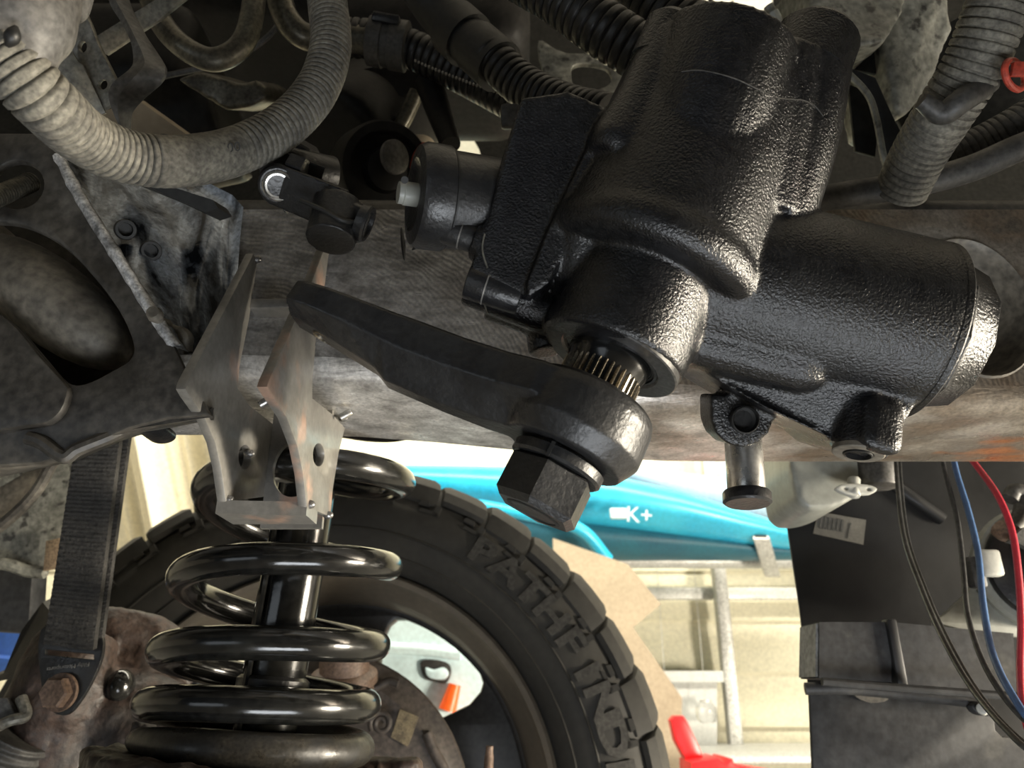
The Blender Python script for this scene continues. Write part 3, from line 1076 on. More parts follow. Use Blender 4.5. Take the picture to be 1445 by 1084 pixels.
def ribbon(l, r, d0, d1, thick, n=260, amp=.0004):
    rs = []
    for i in range(n + 1):
        t = i / n
        d = d0 + (d1 - d0) * t
        a = P(l[0][0] + (l[1][0] - l[0][0]) * t, l[0][1] + (l[1][1] - l[0][1]) * t, d)
        b = P(r[0][0] + (r[1][0] - r[0][0]) * t, r[0][1] + (r[1][1] - r[0][1]) * t, d)
        w = (b - a)
        nrm = w.cross(UPV).normalized() * -1
        if nrm.dot(FWD) > 0:
            nrm = -nrm
        k = amp * sin(i * 1.35)
        ring = []
        for u in (0, .02, .12, .3, .5, .7, .88, .98):
            ring.append(a + w * u + nrm * ((thick / 2 + k + amp * .8 * sin(u * 40 + i * .7)) * (.55 if u in (0, .98) else 1)))
        for u in (1, .75, .5, .25, .02):
            ring.append(a + w * u - nrm * thick / 2)
        rs.append(ring)
    return MB().rings(rs)


build('webbing', ribbon(((113, 590), (63, 908)), ((175, 590), (134, 917)), .565, .548, .005), M['webbing'], ls, 50)
build('webbing_fold', ribbon(((120, 590), (74, 905)), ((188, 590), (146, 900)), .575, .556, .004), M['webbing'], ls, 50)
yt = P(100, 940, .556).y
plateY('end_tab', [smooth_loop([(66, 884), (104, 888), (142, 894), (147, 918), (138, 948), (118, 985), (98, 1008), (78, 1006), (64, 985), (56, 930), (57, 900)], 3), [(66, 917), (134, 924), (134, 931), (66, 924)]], yt, .004, M['satin_black'], ls, .0006)
bc = PY(87, 977, yt - .003)
bx = (V((-.12, -1, -.05))).normalized()
bolt = build('bolt', MB().lathe(bc, bx, [(0, .0128), (.0015, .0132), (.003, .0128)], 40), M['rust_light'], ls)
build('bolt_head', MB().lathe(bc + bx * .003, bx, [(0, .0110), (.006, .0110), (.0075, .0095)], 6, None, .5), M['rust_light'], bolt)
lettering('stamped_text', 'Filthy Motorsports', PY(96, 941, yt - .0026), V((-1, 0, -.12)), V((-.05, 0, -1)), .0040, .0002, M['raw_steel'], ls)

# ================================================================== axle end
ah = thing('axle_knuckle', P(130, 1084, .62), 'rusty brown cast axle housing below the strap and spring', 'axle')
mb = MB()
d = .60
mb.tube([P(60, 1180, d), P(75, 1050, d), P(90, 960, d), P(110, 900, d + .02)], lambda s, t: m(100 - 45 * t, d), 20)
mb.tube([P(90, 1010, d + .02), P(190, 1030, d + .02), P(300, 1110, d)], lambda s, t: m(80, d), 20)
mb.box(P(175, 930, d + .06), X1, Y1, Z1, m(150, d), .05, m(110, d), .012)
mb.tube([P(140, 890, d + .05), P(215, 900, d + .06), P(270, 960, d + .07)], lambda s, t: m(34, d), 16)
mb.tube([P(20, 1000, d), P(0, 1100, d - .02)], lambda s, t: m(46, d), 16)
build('casting', mb, M['rust'], ah, remesh=.003, relax=5, disp=.003, dscale=45)
# spring perch cup
pc = c0 + ax * 1.285
mb = MB()
mb.lathe(pc, ax, [(-.012, .084), (-.010, .088), (.0, .088), (.03, .08), (.06, .06), (.06, .03), (.004, .05), (.0, .072), (-.008, .080)], 56)
build('spring_perch', mb, M['rust'], ah, remesh=.0022, relax=3, disp=.0022, dscale=90)
build('perch_rim', MB().tube([P(196, 1028, .54), P(225, 1046, .52), P(290, 1066, .48), P(370, 1082, .45), P(450, 1090, .43)], lambda s, t: .0065 + .001 * sin(s * 700), 14), M['rust'], ah, remesh=.0014, relax=1, disp=.0016, dscale=150)
mb = MB().box(P(520, 1084, .48), X1, Y1, Z1, m(150, .48), .03, m(26, .48), .004)
build('perch_bracket', mb, M['rust'], ah, remesh=.0016, relax=2, disp=.0012, dscale=120)
build('weld_boss', MB().ball(P(222, 1086, .5), (.012, .01, .009)), M['rust_light'], ah)
tag(build('grease_boot', MB().ball(P(170, 968, .60), (.0105, .012, .0125)), M['gloss_black']), 'small shiny black rubber boot between the strap tab and spring', 'boot')
bt = thing('axle_boot', P(20, 1084, .60), 'ribbed grey rubber boot with a metal clamp at the lower left corner', 'boot')
build('boot', MB().tube([P(-40, 1110, .56), P(0, 1070, .565), P(28, 1030, .57)], lambda s, t: m(56, .56) + .0009 * sin(s * 900), 28, 40), M['hose_grey'], bt)
build('clamp', MB().tube([P(-20, 1035, .545), P(12, 1018, .545), P(36, 1010, .552), P(30, 985, .56)], .004, 10), M['alu'], bt)
plateY('clamp_plate', [[(-60, 985), (12, 985), (26, 1010), (-60, 1030)]], P(0, 1000, .555).y, .006, M['alu_grey'], bt, .001)
tag(build('rubber_flap', MB().prism([P(-60, 975, .68), P(28, 955, .68), P(48, 905, .68), P(75, 868, .68), P(60, 850, .70), P(30, 890, .70), P(5, 950, .70)], FWD * .02), M['rubber']), 'torn black rubber flap between the strap and blue bin', 'rubber flap')
# sheet metal behind the strap
inner = thing('inner_fender_sheet', P(60, 800, .75), 'grey green inner fender sheet metal behind the black strap', 'fender')
YF = P(70, 720, .78).y
plateY('sheet', [[(-120, 600), (200, 560), (112, 640), (92, 800), (62, 804), (-120, 790)]], YF, .004, M['body_grey'], inner, .001)
plateY('rusty_tab', [[(66, 764), (92, 758), (86, 802), (62, 806)]], YF - .012, .004, material('rusty tan tab', (.42, .31, .20), (.28, .20, .13), 60, .6), inner, .001)
build('sheet_hem', MB().tube([P(-60, 800, .74), P(0, 795, .745), P(40, 806, .75), P(64, 808, .75)], .006, 10), M['body_grey'], inner)
plateY('arch_lip', [[(-120, 700), (0, 690), (58, 656), (78, 646), (60, 680), (20, 722), (-20, 750), (-120, 780)]], YF - .10, .006, M['frame_tan'], inner, .001)
build('arch_hem', MB().tube([P(-40, 770, .66), P(10, 735, .66), P(50, 695, .66), P(76, 650, .66)], .005, 10), M['frame_dark'], inner)
plateY('lower_box', [[(-120, 800), (58, 806), (52, 895), (-120, 885)]], YF + .05, .03, M['plastic_dusty'], inner, .004)

# ================================================================== unseen blocker added at the right to shade the upper gearbox
rs_ = thing('light_blocker', V((.66, .1, .61)), 'dark unseen panel added right of view to block low daylight', 'light blocker')
build('lower_beam', MB().box(V((.66, .02, .655)), X1, Y1, Z1, .05, .70, .085, .008), M['frame_dark'], rs_)
build('blocker_panel', MB().box(V((.66, .02, .93)), X1, Y1, Z1, .03, .70, .47, .006), M['body_dark'], rs_)
for yy in (-.31, .35):
    build('post', MB().box(V((.655, yy, .93)), X1, Y1, Z1, .05, .04, .47, .006), M['frame_dark'], rs_)

# ================================================================== steering gearbox
gb = thing('steering_gearbox', P(1000, 560, .35), 'gloss black cast steering gearbox bolted to the frame rail', 'gearbox')
A0 = P(862, 503, .325)          # centre of the sector bore face
A1 = P(778, 672, .308)
av = (A1 - A0).normalized()     # sector shaft axis, pointing down and out


def ax_at(t):
    return A0 + av * t


mb = MB()
# main sector barrel and its lower boss
top = P(1052, 40, .365)
up = (top - A0).length * .87
dirb = (top - A0).normalized()
mb.lathe(A0, dirb, [(.0, .0300), (.001, .0312), (.006, .0318), (.040, .0322)], 64)
mb.lathe(A0 + dirb * .036, dirb, [(.0, .042), (.002, .046), (.006, .048), (.011, .048), (.016, .0465), (.04, .0455), (.10, .044), (up - .055, .043), (up - .046, .042)], 64)
# bolt columns on the barrel
mb.tube([P(948, 62, .335), P(905, 150, .327), P(858, 226, .318)], lambda s, t: .0125 if t < .93 else .0125 - .05 * (t - .93), 24)
mb.tube([P(1140, 84, .345), P(1118, 200, .342), P(1082, 312, .338)], lambda s, t: .0195, 24)
mb.tube([P(1085, 90, .345), P(1050, 310, .340)], .026, 24)
mb.tube([P(1030, 60, .332), P(990, 190, .329), P(930, 350, .334)], lambda s, t: .029, 24)
# cover flange at the top
mb.tube([P(940, 70, .345), P(1000, 62, .345), P(1080, 90, .345), P(1155, 100, .345)], .0145, 20)
# horizontal piston cylinder
cl, cr = P(800, 345, .352), P(1300, 468, .346)
cx = (cr - cl).normalized()
Lc = (cr - cl).length
mb.lathe(cl, cx, [(0, .036), (.004, .038), (.05, .0400), (Lc - .02, .0405), (Lc - .003, .0405), (Lc, .039)], 64)
# block between bore and cylinder, lower mounting pad
zx = cx
zy = cx.cross(FWD).normalized()
mb.box(P(1060, 430, .345), cx, FWD, zy, .07, .05, .07, .012, 3)
# lower pad running to the mounting lug
pad = [P(985, 520, .336), P(1060, 500, .330), P(1180, 535, .325), P(1300, 560, .322), P(1276, 600, .324), P(1256, 646, .328), P(1240, 652, .328), P(1190, 636, .328), P(1165, 614, .328), P(1080, 575, .328)]
mb.prism(pad, FWD * .055)
la = (-UPV * .92 - FWD * .36 - RGT * .22).normalized()
lc = P(1211, 640, .326)
mb.cyl(lc - la * .001, lc - la * .024, .0105, .012)
mb.box(lc - la * .014 + RGT * .004, RGT - UPV * .3, FWD, la, .02, .03, .026, .006)
# ear above the sleeve
ear = [P(x_, y_, .338) for x_, y_ in [(1006, 556), (1096, 560), (1098, 592), (1090, 612), (1074, 627), (1052, 633), (1030, 627), (1014, 612), (1007, 592)]]
mb.prism([p + FWD * .004 for p in ear], FWD * .022)
# left ear by the pitman arm
mb.cyl(P(768, 468, .350), P(772, 498, .347), .0085)
# end of the cylinder, necked cap
mb.lathe(cr - cx * .004, cx, [(0, .034), (.008, .034), (.012, .031)], 8)
# valve housing block on the left
zt = dirb
blk = [P(735, 150, .335), P(800, 140, .335), P(872, 172, .335), P(850, 250, .335), P(798, 340, .333), P(762, 408, .331), P(742, 424, .331), P(690, 398, .332), P(664, 385, .333), P(690, 310, .335), P(706, 240, .336)]
mb.prism([p - FWD * .010 for p in blk], FWD * .055)
rib1 = [P(848, 165, .32), P(880, 175, .32), P(806, 330, .318), P(776, 400, .317), P(746, 420, .317), P(742, 402, .317), P(770, 330, .318)]
mb.prism(rib1, FWD * .04)
# lugs that step down to the left
mb.cyl(P(660, 402, .335), P(790, 452, .335), .0090, seg=24)
mb.cyl(P(690, 425, .345), P(790, 462, .345), .0085, seg=24)
mb.cyl(P(668, 340, .332), P(790, 385, .332), .0080, seg=24)
hs = build('housing', mb, M['cast_black'], gb, remesh=.0011, relax=9)
from mathutils.bvhtree import BVHTree
bvh = BVHTree.FromPolygons([v.co + root_loc(gb) for v in hs.data.vertices], [tuple(p.vertices) for p in hs.data.polygons])


def on_housing(px, py, lift=.0002):
    r = ray(px, py).normalized()
    hit = bvh.ray_cast(CAM, r)[0]
    return (hit if hit is not None else P(px, py, .33)) - r * lift


build('cover_seam', MB().tube([on_housing(x, y) for x, y in [(962, 101), (985, 99), (1010, 103), (1040, 112), (1072, 127), (1098, 138), (1118, 140), (1135, 142), (1150, 150), (1162, 164)]], .00028, 6, 6), M['hose_grey'], gb)
cv = build('top_cover', MB().lathe(A0 + dirb * (up - .020), dirb, [(0, .0425), (.003, .044), (.010, .044), (.014, .040), (.016, .02)], 56), M['cast_black'], gb)
for px, py, d, rb in ((944, 52, .337, .0122), (1150, 66, .346, .0185)):
    build('cover_bolt', MB().lathe(P(px, py, d) + dirb * .004, dirb, [(-.02, rb), (0, rb), (.004, rb - .003)], 24), M['cast_black'], gb)
# machined bore face, seal and splined shaft
build('bore_face', MB().lathe(ax_at(-.002), av, [(0, .0300), (.0035, .0302), (.004, .0296), (.004, .0222), (.003, .0212), (-.003, .0208)], 72), M['machined_black'], gb)
build('seal_ring', MB().lathe(ax_at(-.004), av, [(0, .0205), (.0035, .0205), (.0045, .0198), (.0045, .0188), (.0025, .0182), (.0, .0178)], 64), M['rubber'], gb)
build('snap_ring', MB().lathe(ax_at(-.002), av, [(.002, .0214), (.0032, .0212), (.0034, .0200), (.002, .0198)], 64), M['satin_black'], gb)
sh = build('sector_shaft', MB().lathe(ax_at(-.008), av, [(0, .0180), (.012, .0180), (.0135, .0174), (.016, .0166), (.018, .0160), (.06, .0158)], 64), M['gloss_black'], gb)
mb = MB()
NT = 36
rs = []
for t, k in ((.0075, .3), (.009, 1), (.034, 1), (.035, .6)):
    r = []
    x, y, z = frame(av)
    for j in range(NT * 4):
        rr_ = .0160 + k * (.0011 if j % 4 in (1, 2) else -.0006)
        an = 2 * pi * (j + (.25 if j % 4 == 1 else -.25 if j % 4 == 2 else 0)) / (NT * 4)
        r.append(ax_at(t) + (x * cos(an) + y * sin(an)) * rr_)
    rs.append(r)
mb.rings(rs)
build('splines', mb, M['spline_steel'], sh, 25)
build('thread', MB().lathe(ax_at(.034), av, [(i * .0006, .0118 + .0005 * (1 if i % 3 else -1)) for i in range(60)], 32), M['satin_black'], sh)
# end cap at the right end of the cylinder
e0 = cr
ce = build('end_cap', MB().lathe(e0 - cx * .001, cx, [(0, .0375), (.004, .0372), (.0065, .034), (.0175, .0305), (.019, .028), (.019, .02)], 10, None, .2), M['cast_black'], gb)
build('cap_lip', MB().lathe(e0 - cx * .004, cx, [(0, .0395), (.001, .0405), (.0035, .0405), (.0045, .0395), (.0045, .036)], 64), M['cast_black'], gb)
# threaded hole in the mounting lug
build('lug_face', MB().lathe(lc - la * .002, la, [(0, .0105), (.002, .0105), (.0024, .0100), (.0024, .0062), (-.001, .0058), (-.004, .0056)], 36), M['frame_tan'], gb)
build('lug_hole', MB().lathe(lc - la * .003, la, [(0, .0058), (.004, .0058), (.0042, .0052), (.001, .005), (.0, .004)], 36), M['rubber'], gb)
# hole in the ear over the sleeve
build('ear_hole', MB().lathe(P(1049, 592, .3405), (-FWD), [(0, .0062), (.0035, .0062), (.004, .0056), (.001, .0052), (0, .004)], 32), M['rubber'], gb)
# valve cover and input shaft, axis towards the left
v0, v1 = P(700, 292, .350), P(592, 276, .338)
vx = (v1 - v0).normalized()
vl = (v1 - v0).length
vc = build('valve_cover', MB().lathe(v0, vx, [(-.03, .0215), (vl - .012, .0215), (vl - .0115, .0228), (vl - .011, .0232), (vl - .001, .0232), (vl + .002, .0215), (vl + .003, .016), (vl + .001, .012)], 64), M['satin_black'], gb)
build('cover_groove', MB().lathe(v0 + vx * (vl - .0125), vx, [(0, .0222), (.001, .0222)], 64), M['rubber'], vc)
build('input_shaft', MB().lathe(v1 + vx * .0, vx, [(-.01, .0052), (.007, .0052), (.0075, .0048), (.0095, .0048)], 32), M['bottle'], gb)
build('shaft_hole', MB().lathe(P(571, 254, .329), ray(571, 254) * -1, [(0, .0016), (.0022, .0016)], 16), M['rubber'], gb)
for px, py, qx, qy, r, d in ((622, 322, 702, 348, .0062, .333), (659, 396, 735, 421, .0078, .329)):
    a, b = P(px, py, d), P(qx, qy, d)
    bo = build('flange_bolt', MB().cyl(a, b, r, bev=.001, seg=28), M['satin_black'], gb)
    t = .62
    build('bolt_seam', MB().lathe(a.lerp(b, .35), b - a, [(0, r + .0002), (.0006, r + .0002)], 32), M['raw_steel'], bo)
for pts in ([(684, 330), (681, 345), (682, 360), (688, 378)], [(691, 388), (689, 402), (686, 418), (684, 430), (688, 442)]):
    build('parting_line', MB().tube([on_housing(x, y) for x, y in pts], .0004, 6, 5), M['alu'], gb)

# ================================================================== pitman arm
pa = thing('pitman_arm', ax_at(.062), 'black forged pitman arm hanging on the splined shaft', 'pitman arm')
B = ax_at(.034)
E = P(448, 456, .336)
uv = (E - B).normalized()
wv = av.cross(uv).normalized()
AL = (E - B).length
mb = MB()
mb.lathe(ax_at(.0205), av, [(0, .0262), (.002, .0285), (.006, .0296), (.016, .0300), (.020, .0300), (.0225, .0285), (.0275, .0255), (.028, .0250)], 56)
secs = []
#        along, half-width, top (towards -av), bottom
for s, hw, tp, bt_ in ((0, .027, -.0125, .0115), (.02, .0255, -.0130, .0125), (.035, .020, -.0130, .0140), (.055, .0165, -.0130, .0145), (.08, .0155, -.0130, .0140), (AL - .035, .0160, -.0125, .0105), (AL - .018, .0185, -.0115, .0075), (AL - .004, .0195, -.0110, .0050), (AL + .006, .0185, -.0105, .0035), (AL + .010, .0170, -.0100, .0030)):
    c = B + uv * s
    r = []
    for w_, t_ in ((-1, -.9), (-.9, -1), (.9, -1), (1, -.9), (1, .12), (.35, 1), (-.35, 1), (-1, .12)):
        r.append(c + wv * (hw * w_) + av * ((-tp) * t_ if t_ < 0 else bt_ * t_))
    secs.append(r)
mb.rings(secs)
build('arm', mb, M['satin_black'], pa, remesh=.0008, relax=1)
build('ball_joint_hole', MB().lathe(B + uv * (AL - .006) + av * .0048, av, [(-.004, .0052), (.0006, .0052), (.0010, .0046), (-.002, .004), (-.003, .002)], 32), M['spline_steel'], pa)
ws = build('washer', MB().lathe(ax_at(.0495), av, [(0, .0180), (.0008, .0195), (.0045, .0195), (.0055, .0182), (.0055, .012)], 48), M['satin_black'], pa)
build('washer_gap', MB().box(ax_at(.0522) - wv * .018 + uv * .003, uv, wv, av, .0015, .004, .0058), M['rubber'], ws)
build('nut', MB().lathe(ax_at(.0552), av, [(0, .0172), (.0012, .0186), (.0165, .0186), (.0190, .0160)], 6, FWD, .32), M['satin_black'], pa, 20)
build('nut_bore', MB().lathe(ax_at(.072), av, [(0, .0115), (.0024, .0115), (.0026, .0100), (.0005, .0095)], 32), M['rubber'], pa)

# ================================================================== steering u-joint yoke
uj = thing('steering_joint', P(470, 330, .375), 'black steering joint yoke with a bright bearing cap below the hose', 'steering joint')
d = .372
ya, yb_ = P(392, 262, d), P(500, 306, d)
yu = (yb_ - ya).normalized()
yn = (ray(430, 280) * -1 + V((.1, 0, -.25))).normalized()
yw = yn.cross(yu).normalized()
mb = MB()
outl = [(-.010 * cos(t), .010 * sin(t)) for t in [radians(-80 + 20 * i) for i in range(9)]]
mb.prism([ya + yu * a + yw * b for a, b in [(x, y) for x, y in outl] + [(.034, .0105), (.034, -.0105)]], yn * -.006)
mb.cyl(P(478, 288, d + .004), P(466, 340, d - .006), .0118, seg=32)
mb.box(P(498, 312, d + .002), yu, yw, yn, .014, .018, .012, .003)
build('yoke', mb, M['satin_black'], uj, remesh=.0008, relax=2)
build('yoke_arm', MB().prism([ya + yn * -.022 + yw * .004 + yu * a + yw * b for a, b in [(x, y) for x, y in outl] + [(.022, .0105), (.022, -.0105)]], yn * -.005), M['satin_black'], uj)
cap = build('bearing_cap', MB().lathe(ya + yn * -.001, yn, [(0, .0074), (.0025, .0074), (.003, .0068), (.002, .0060), (.0012, .002)], 36), M['bright_steel'], uj)
build('snap_ring', MB().lathe(ya - yn * .002, yn, [(0, .0092), (.0025, .0092), (.003, .0084), (.0028, .0076)], 36), M['satin_black'], cap)
build('cap_glint', MB().cyl(P(405, 291, d + .012), P(412, 300, d + .012), .003, seg=14), M['bright_steel'], uj)
build('clamp_slot', MB().tube([P(424, 283, d - .0095), P(455, 296, d - .0125), P(480, 310, d - .0135), P(500, 314, d - .008)], .0012, 8), M['rubber'], uj)
build('clamp_ring', MB().lathe(P(507, 312, d - .002), yu, [(0, .0088), (.004, .0092), (.005, .0084), (.005, .0066), (.002, .0062)], 32), M['satin_black'], uj)
build('shaft', MB().cyl(P(380, 232, d + .03), P(470, 250, d + .05), .011, bev=.001), M['satin_black'], uj)
build('cross_bolt', MB().cyl(P(408, 232, d + .005), P(430, 240, d + .005), .0062, seg=6, bev=.0006), M['satin_black'], uj)

# ================================================================== hoses and looms
def loom(name, pts, R, mat, label=None, cat='hose', parent=None, pitch=.0046, amp=.09, plain=None, seg=26, slit=False):
    """corrugated hose: pts are (px, py, depth)"""
    c = catmull([P(*q) for q in pts], 24)
    acc = [0]
    for i in range(1, len(c)):
        acc.append(acc[-1] + (c[i] - c[i - 1]).length)
    L = acc[-1]
    step = pitch / 8
    n = int(L / step)
    rs = []
    x = None
    k = 0
    pos = []
    for i in range(n + 1):
        s = L * i / n
        while k < len(acc) - 2 and acc[k + 1] < s:
            k += 1
        f_ = (s - acc[k]) / max(1e-9, acc[k + 1] - acc[k])
        pos.append((c[k].lerp(c[k + 1], f_), s))
    for i, (p, s) in enumerate(pos):
        t = (pos[min(i + 1, n)][0] - pos[max(i - 1, 0)][0]).normalized()
        x = frame(t, -FWD)[0] if x is None else (x - t * x.dot(t)).normalized()
        y = t.cross(x)
        a = amp
        if plain:
            u = s / L
            e = min(max((u - plain[0]) / .03, 0), 1) * min(max((plain[1] - u) / .03, 0), 1)
            a = amp * (1 - e * .96)
        ph = (s / pitch) % 1
        g = max(0, cos(2 * pi * (ph - .5))) ** 3.5
        Rr = (R(s / L) if callable(R) else R) * (1 - a * g)
        wob = 1 + .012 * noise.noise(p * 90)
        rs.append([p + (x * cos(2 * pi * j / seg) + y * sin(2 * pi * j / seg)) * (Rr * wob) for j in range(seg)])
    o = build(name, MB().rings(rs), mat, parent, 60)
    if label:
        tag(o, label, cat, 'corrugated looms above the frame rail')
    return o


h1 = thing('corrugated_hose', P(230, 262, .33), 'thick dusty corrugated loom hose looping across the upper left', 'hose')
loom('sleeve', [(-50, 20, .26), (10, 86, .265), (65, 145, .275), (120, 194, .30), (180, 221, .32), (250, 228, .337), (330, 214, .36), (400, 178, .385), (446, 128, .405), (466, 70, .42), (463, 10, .435), (452, -60, .45)], .0112, M['hose_dusty'], parent=h1, plain=(.28, .46), amp=.17, pitch=.0036)
lettering('print', '400', P(325, 209, .3455), P(345, 207, .35) - P(305, 213, .345), UPV - FWD * .25, .0062, .0001, M['rubber'], h1)
build('tape_edge', MB().lathe(P(230, 227, .334), (P(240, 228, .337) - P(226, 226, .333)), [(0, .0113), (.0003, .01145), (.0007, .01145), (.001, .0113)], 40), M['hose_grey'], h1)
loom('corrugated_hose', [(470, 52, .62), (540, 58, .62), (600, 78, .615), (660, 108, .61), (720, 140, .60), (780, 170, .58)], .0155, M['hose_black'], 'black corrugated hose with a clamp running below the rubber elbow', pitch=.0065, amp=.13)
cl_ = thing('hose_clamp', P(545, 85, .6), 'dark metal clamp band on the black hose right of the loop', 'clamp')
u_ = (P(560, 63, .60) - P(520, 56, .60))
build('band', MB().lathe(P(520, 57, .615), u_, [(0, .0165), (.001, .019), (.012, .0195), (.0125, .018), (.018, .018), (.0185, .0195), (.031, .0195), (.032, .0175)], 40), M['hose_grey'], cl_)
build('screw_box', MB().box(P(545, 28, .60), u_, FWD, u_.cross(FWD), .022, .01, .008, .002), M['satin_black'], cl_)
build('pipe_end', MB().cyl(P(480, 52, .615), P(520, 58, .615), .0115), M['pipe_tan'], cl_)
loom('corrugated_hose', [(690, 78, .50), (740, 122, .49), (800, 150, .47), (860, 165, .45)], .0135, M['hose_black'], 'black corrugated loom dropping from the rubber elbow to the gearbox', pitch=.006, amp=.13)
loom('corrugated_hose', [(690, -60, .44), (780, -10, .43), (850, 40, .42), (920, 84, .415)], .0150, M['hose_black'], 'black corrugated loom at the top edge left of the gearbox cover', pitch=.0058, amp=.10)
loom('corrugated_hose', [(880, -40, .55), (930, 10, .54), (975, 40, .53), (1030, 52, .52)], .019, M['hose_black'], 'wide black corrugated duct directly above the gearbox cover', pitch=.008, amp=.14)
el = thing('rubber_elbow', P(650, 100, .5), 'smooth black rubber elbow with a rolled collar at the top', 'rubber elbow')
build('elbow', MB().tube([P(590, -30, .53), P(620, 14, .53), P(650, 48, .52), P(690, 80, .505)], lambda s, t: .0165 - .001 * t, 24), M['rubber'], el)
build('collar', MB().tube([P(640, 38, .524), P(662, 58, .517)], .0188, 28), M['rubber'], el)
build('cuff', MB().tube([P(672, 66, .512), P(705, 95, .50)], .0172, 28), M['rubber'], el)
ch = thing('bead_chain', P(640, 90, .58), 'thin beaded split edge along the black corrugated hose', 'chain')
for i in range(30):
    t = i / 29
    p = P(586 + 140 * t, 86 + 52 * t + 10 * t * (1 - t), .59 - .02 * t)
    if i == 0:
        b0 = build('bead', MB().ball(p, .0011, None, 8), M['raw_steel'], ch)
        p00 = p
    else:
        b_ = b0.copy()
        COL.objects.link(b_)
        b_.location = p - p00
# right side looms
loom('corrugated_hose', [(1445, -80, .36), (1412, 0, .365), (1375, 90, .375), (1332, 160, .39), (1298, 215, .41), (1272, 268, .43)], lambda t: .0150 - .0008 * t, M['hose_dusty'], 'fat grey corrugated loom running down the upper right corner', pitch=.0043, amp=.14)
tag(build('tape_wrap', MB().tube([P(1300, 142, .372), P(1330, 160, .372), P(1360, 140, .368), P(1400, 118, .375)], lambda s, t: .004 + .002 * sin(pi * t), 14, 10), M['hose_grey']), 'wrinkled grey tape tail wrapped around the fat grey loom', 'tape')
loom('corrugated_hose', [(1500, 140, .44), (1440, 178, .44), (1390, 205, .445), (1330, 232, .45), (1285, 252, .455)], .0125, M['hose_grey'], 'thinner grey corrugated loom below the fat loom at right', pitch=.0042, amp=.09)
tag(build('rubber_hose', MB().tube([P(1520, 178, .42), P(1440, 208, .42), P(1370, 238, .425), P(1290, 260, .43), P(1210, 272, .435), P(1150, 282, .44)], .0075, 20), M['hose_grey']), 'smooth dark rubber hose lying on top of the frame rail', 'hose')
rc = thing('wire_clip', P(1432, 128, .36), 'red plastic wire clip ring on the looms at the right edge', 'clip')
cc = P(1432, 106, .36)
build('ring', MB().tube([cc + RGT * (m(26, .36) * cos(t)) + UPV * (m(19, .36) * sin(t)) + FWD * .006 * cos(t) for t in [2 * pi * i / 20 for i in range(21)]], .0016, 10, 3), M['clip_red'], rc)
build('tab', MB().box(P(1448, 98, .355), RGT, FWD, UPV + RGT * .2, .014, .003, .007, .001), M['clip_red'], rc)

# ================================================================== upper left brackets and pipes
cst = thing('casting_bracket', P(60, 110, .30), 'smooth grey dirty casting with a dark slot in the upper left corner', 'casting')
mb = MB()
mb.ball(P(42, 20, .27), (.014, .018, .016))
mb.ball(P(14, 62, .27), (.014, .018, .014))
mb.tube([P(60, -60, .28), P(58, 10, .275), P(38, 55, .27), P(18, 92, .268)], lambda s, t: .0135 - .002 * t, 20)
mb.box(P(60, -40, .29), X1, Y1, Z1, .03, .03, .03, .006)
build('casting', mb, M['alu_grey'], cst, remesh=.0016, relax=10)
build('slot', MB().tube([P(23, 37, .2535), P(17, 52, .2530), P(10, 66, .2535)], lambda s, t: .0018 * (.4 + sin(pi * t)), 12), M['rubber'], cst)
stp = thing('sheet_bracket', P(120, 160, .40), 'dirty bare metal angle bracket with bolt holes at upper left', 'bracket')


def facing_plate(name, loops, d, thick, mat, parent, tilt=(0, 0), bev=.0006):
    """sheet facing roughly towards the aisle at depth d, tilted about its own centre"""
    cxp = sum(p[0] for p in loops[0]) / len(loops[0])
    cyp = sum(p[1] for p in loops[0]) / len(loops[0])
    o = P(cxp, cyp, d)
    n = (FWD + RGT * tilt[0] + UPV * tilt[1]).normalized()
    ux_ = (RGT - n * RGT.dot(n)).normalized()
    uy_ = -n.cross(ux_)
    if uy_.dot(UPV) < 0:
        uy_ = -uy_
    ls_ = []
    for lp in loops:
        ls_.append([((q_ := PP(a, b, o, n) - o).dot(ux_), q_.dot(uy_)) for a, b in lp])
    return plate(name, ls_, o, ux_, uy_, thick, mat, parent, bev)


facing_plate('angle', [[(60, 62), (86, 48), (96, 30), (122, 17), (132, 40), (140, 62), (167, 116), (172, 140), (138, 162), (112, 142), (62, 72)], ell(119, 67, 6, 8), ell(147, 120, 7, 7)], .40, .003, M['alu'], stp, (.25, .1))
facing_plate('fold', [[(60, 70), (86, 48), (112, 88), (118, 92), (150, 160), (138, 164)]], .392, .003, M['alu'], stp, (-.3, .2))
tag(facing_plate('flat_strip', [[(128, 58), (160, 38), (215, 4), (260, -24), (275, -10), (225, 30), (200, 46), (152, 78)]], .46, .004, M['alu'], None, (0, .2)), 'flat dirty metal strip running diagonally behind the twisted strap', 'strip')
tw = thing('twisted_strip', P(180, 180, .37), 'bent strip of dirty sheet metal hanging in front of the pipes', 'sheet metal')
rows = [((148, -30), (175, -34), .38), ((155, 5), (180, -2), .378), ((170, 30), (190, 22), .375), ((184, 58), (205, 50), .37), ((188, 85), (228, 85), .366), ((182, 98), (233, 100), .36), ((160, 116), (225, 116), .357), ((153, 134), (200, 138), .36), ((160, 160), (184, 158), .366), ((172, 186), (182, 184), .37)]
rs = []
cu_l = catmull([P(*r[0], r[2]) for r in rows], 6)
cu_r = catmull([P(*r[1], r[2] + .006) for r in rows], 6)
for a, b in zip(cu_l, cu_r):
    n_ = -FWD * .0022
    mid = a.lerp(b, .5) - FWD * .004
    rs.append([a, mid, b, b - n_, mid - n_, a - n_])
build('strip', MB().rings(rs), M['alu_grey'], tw, 40)
pm = thing('u_pipe', P(300, 90, .48), 'tarnished steel pipe bent into a deep U at the top left', 'pipe')
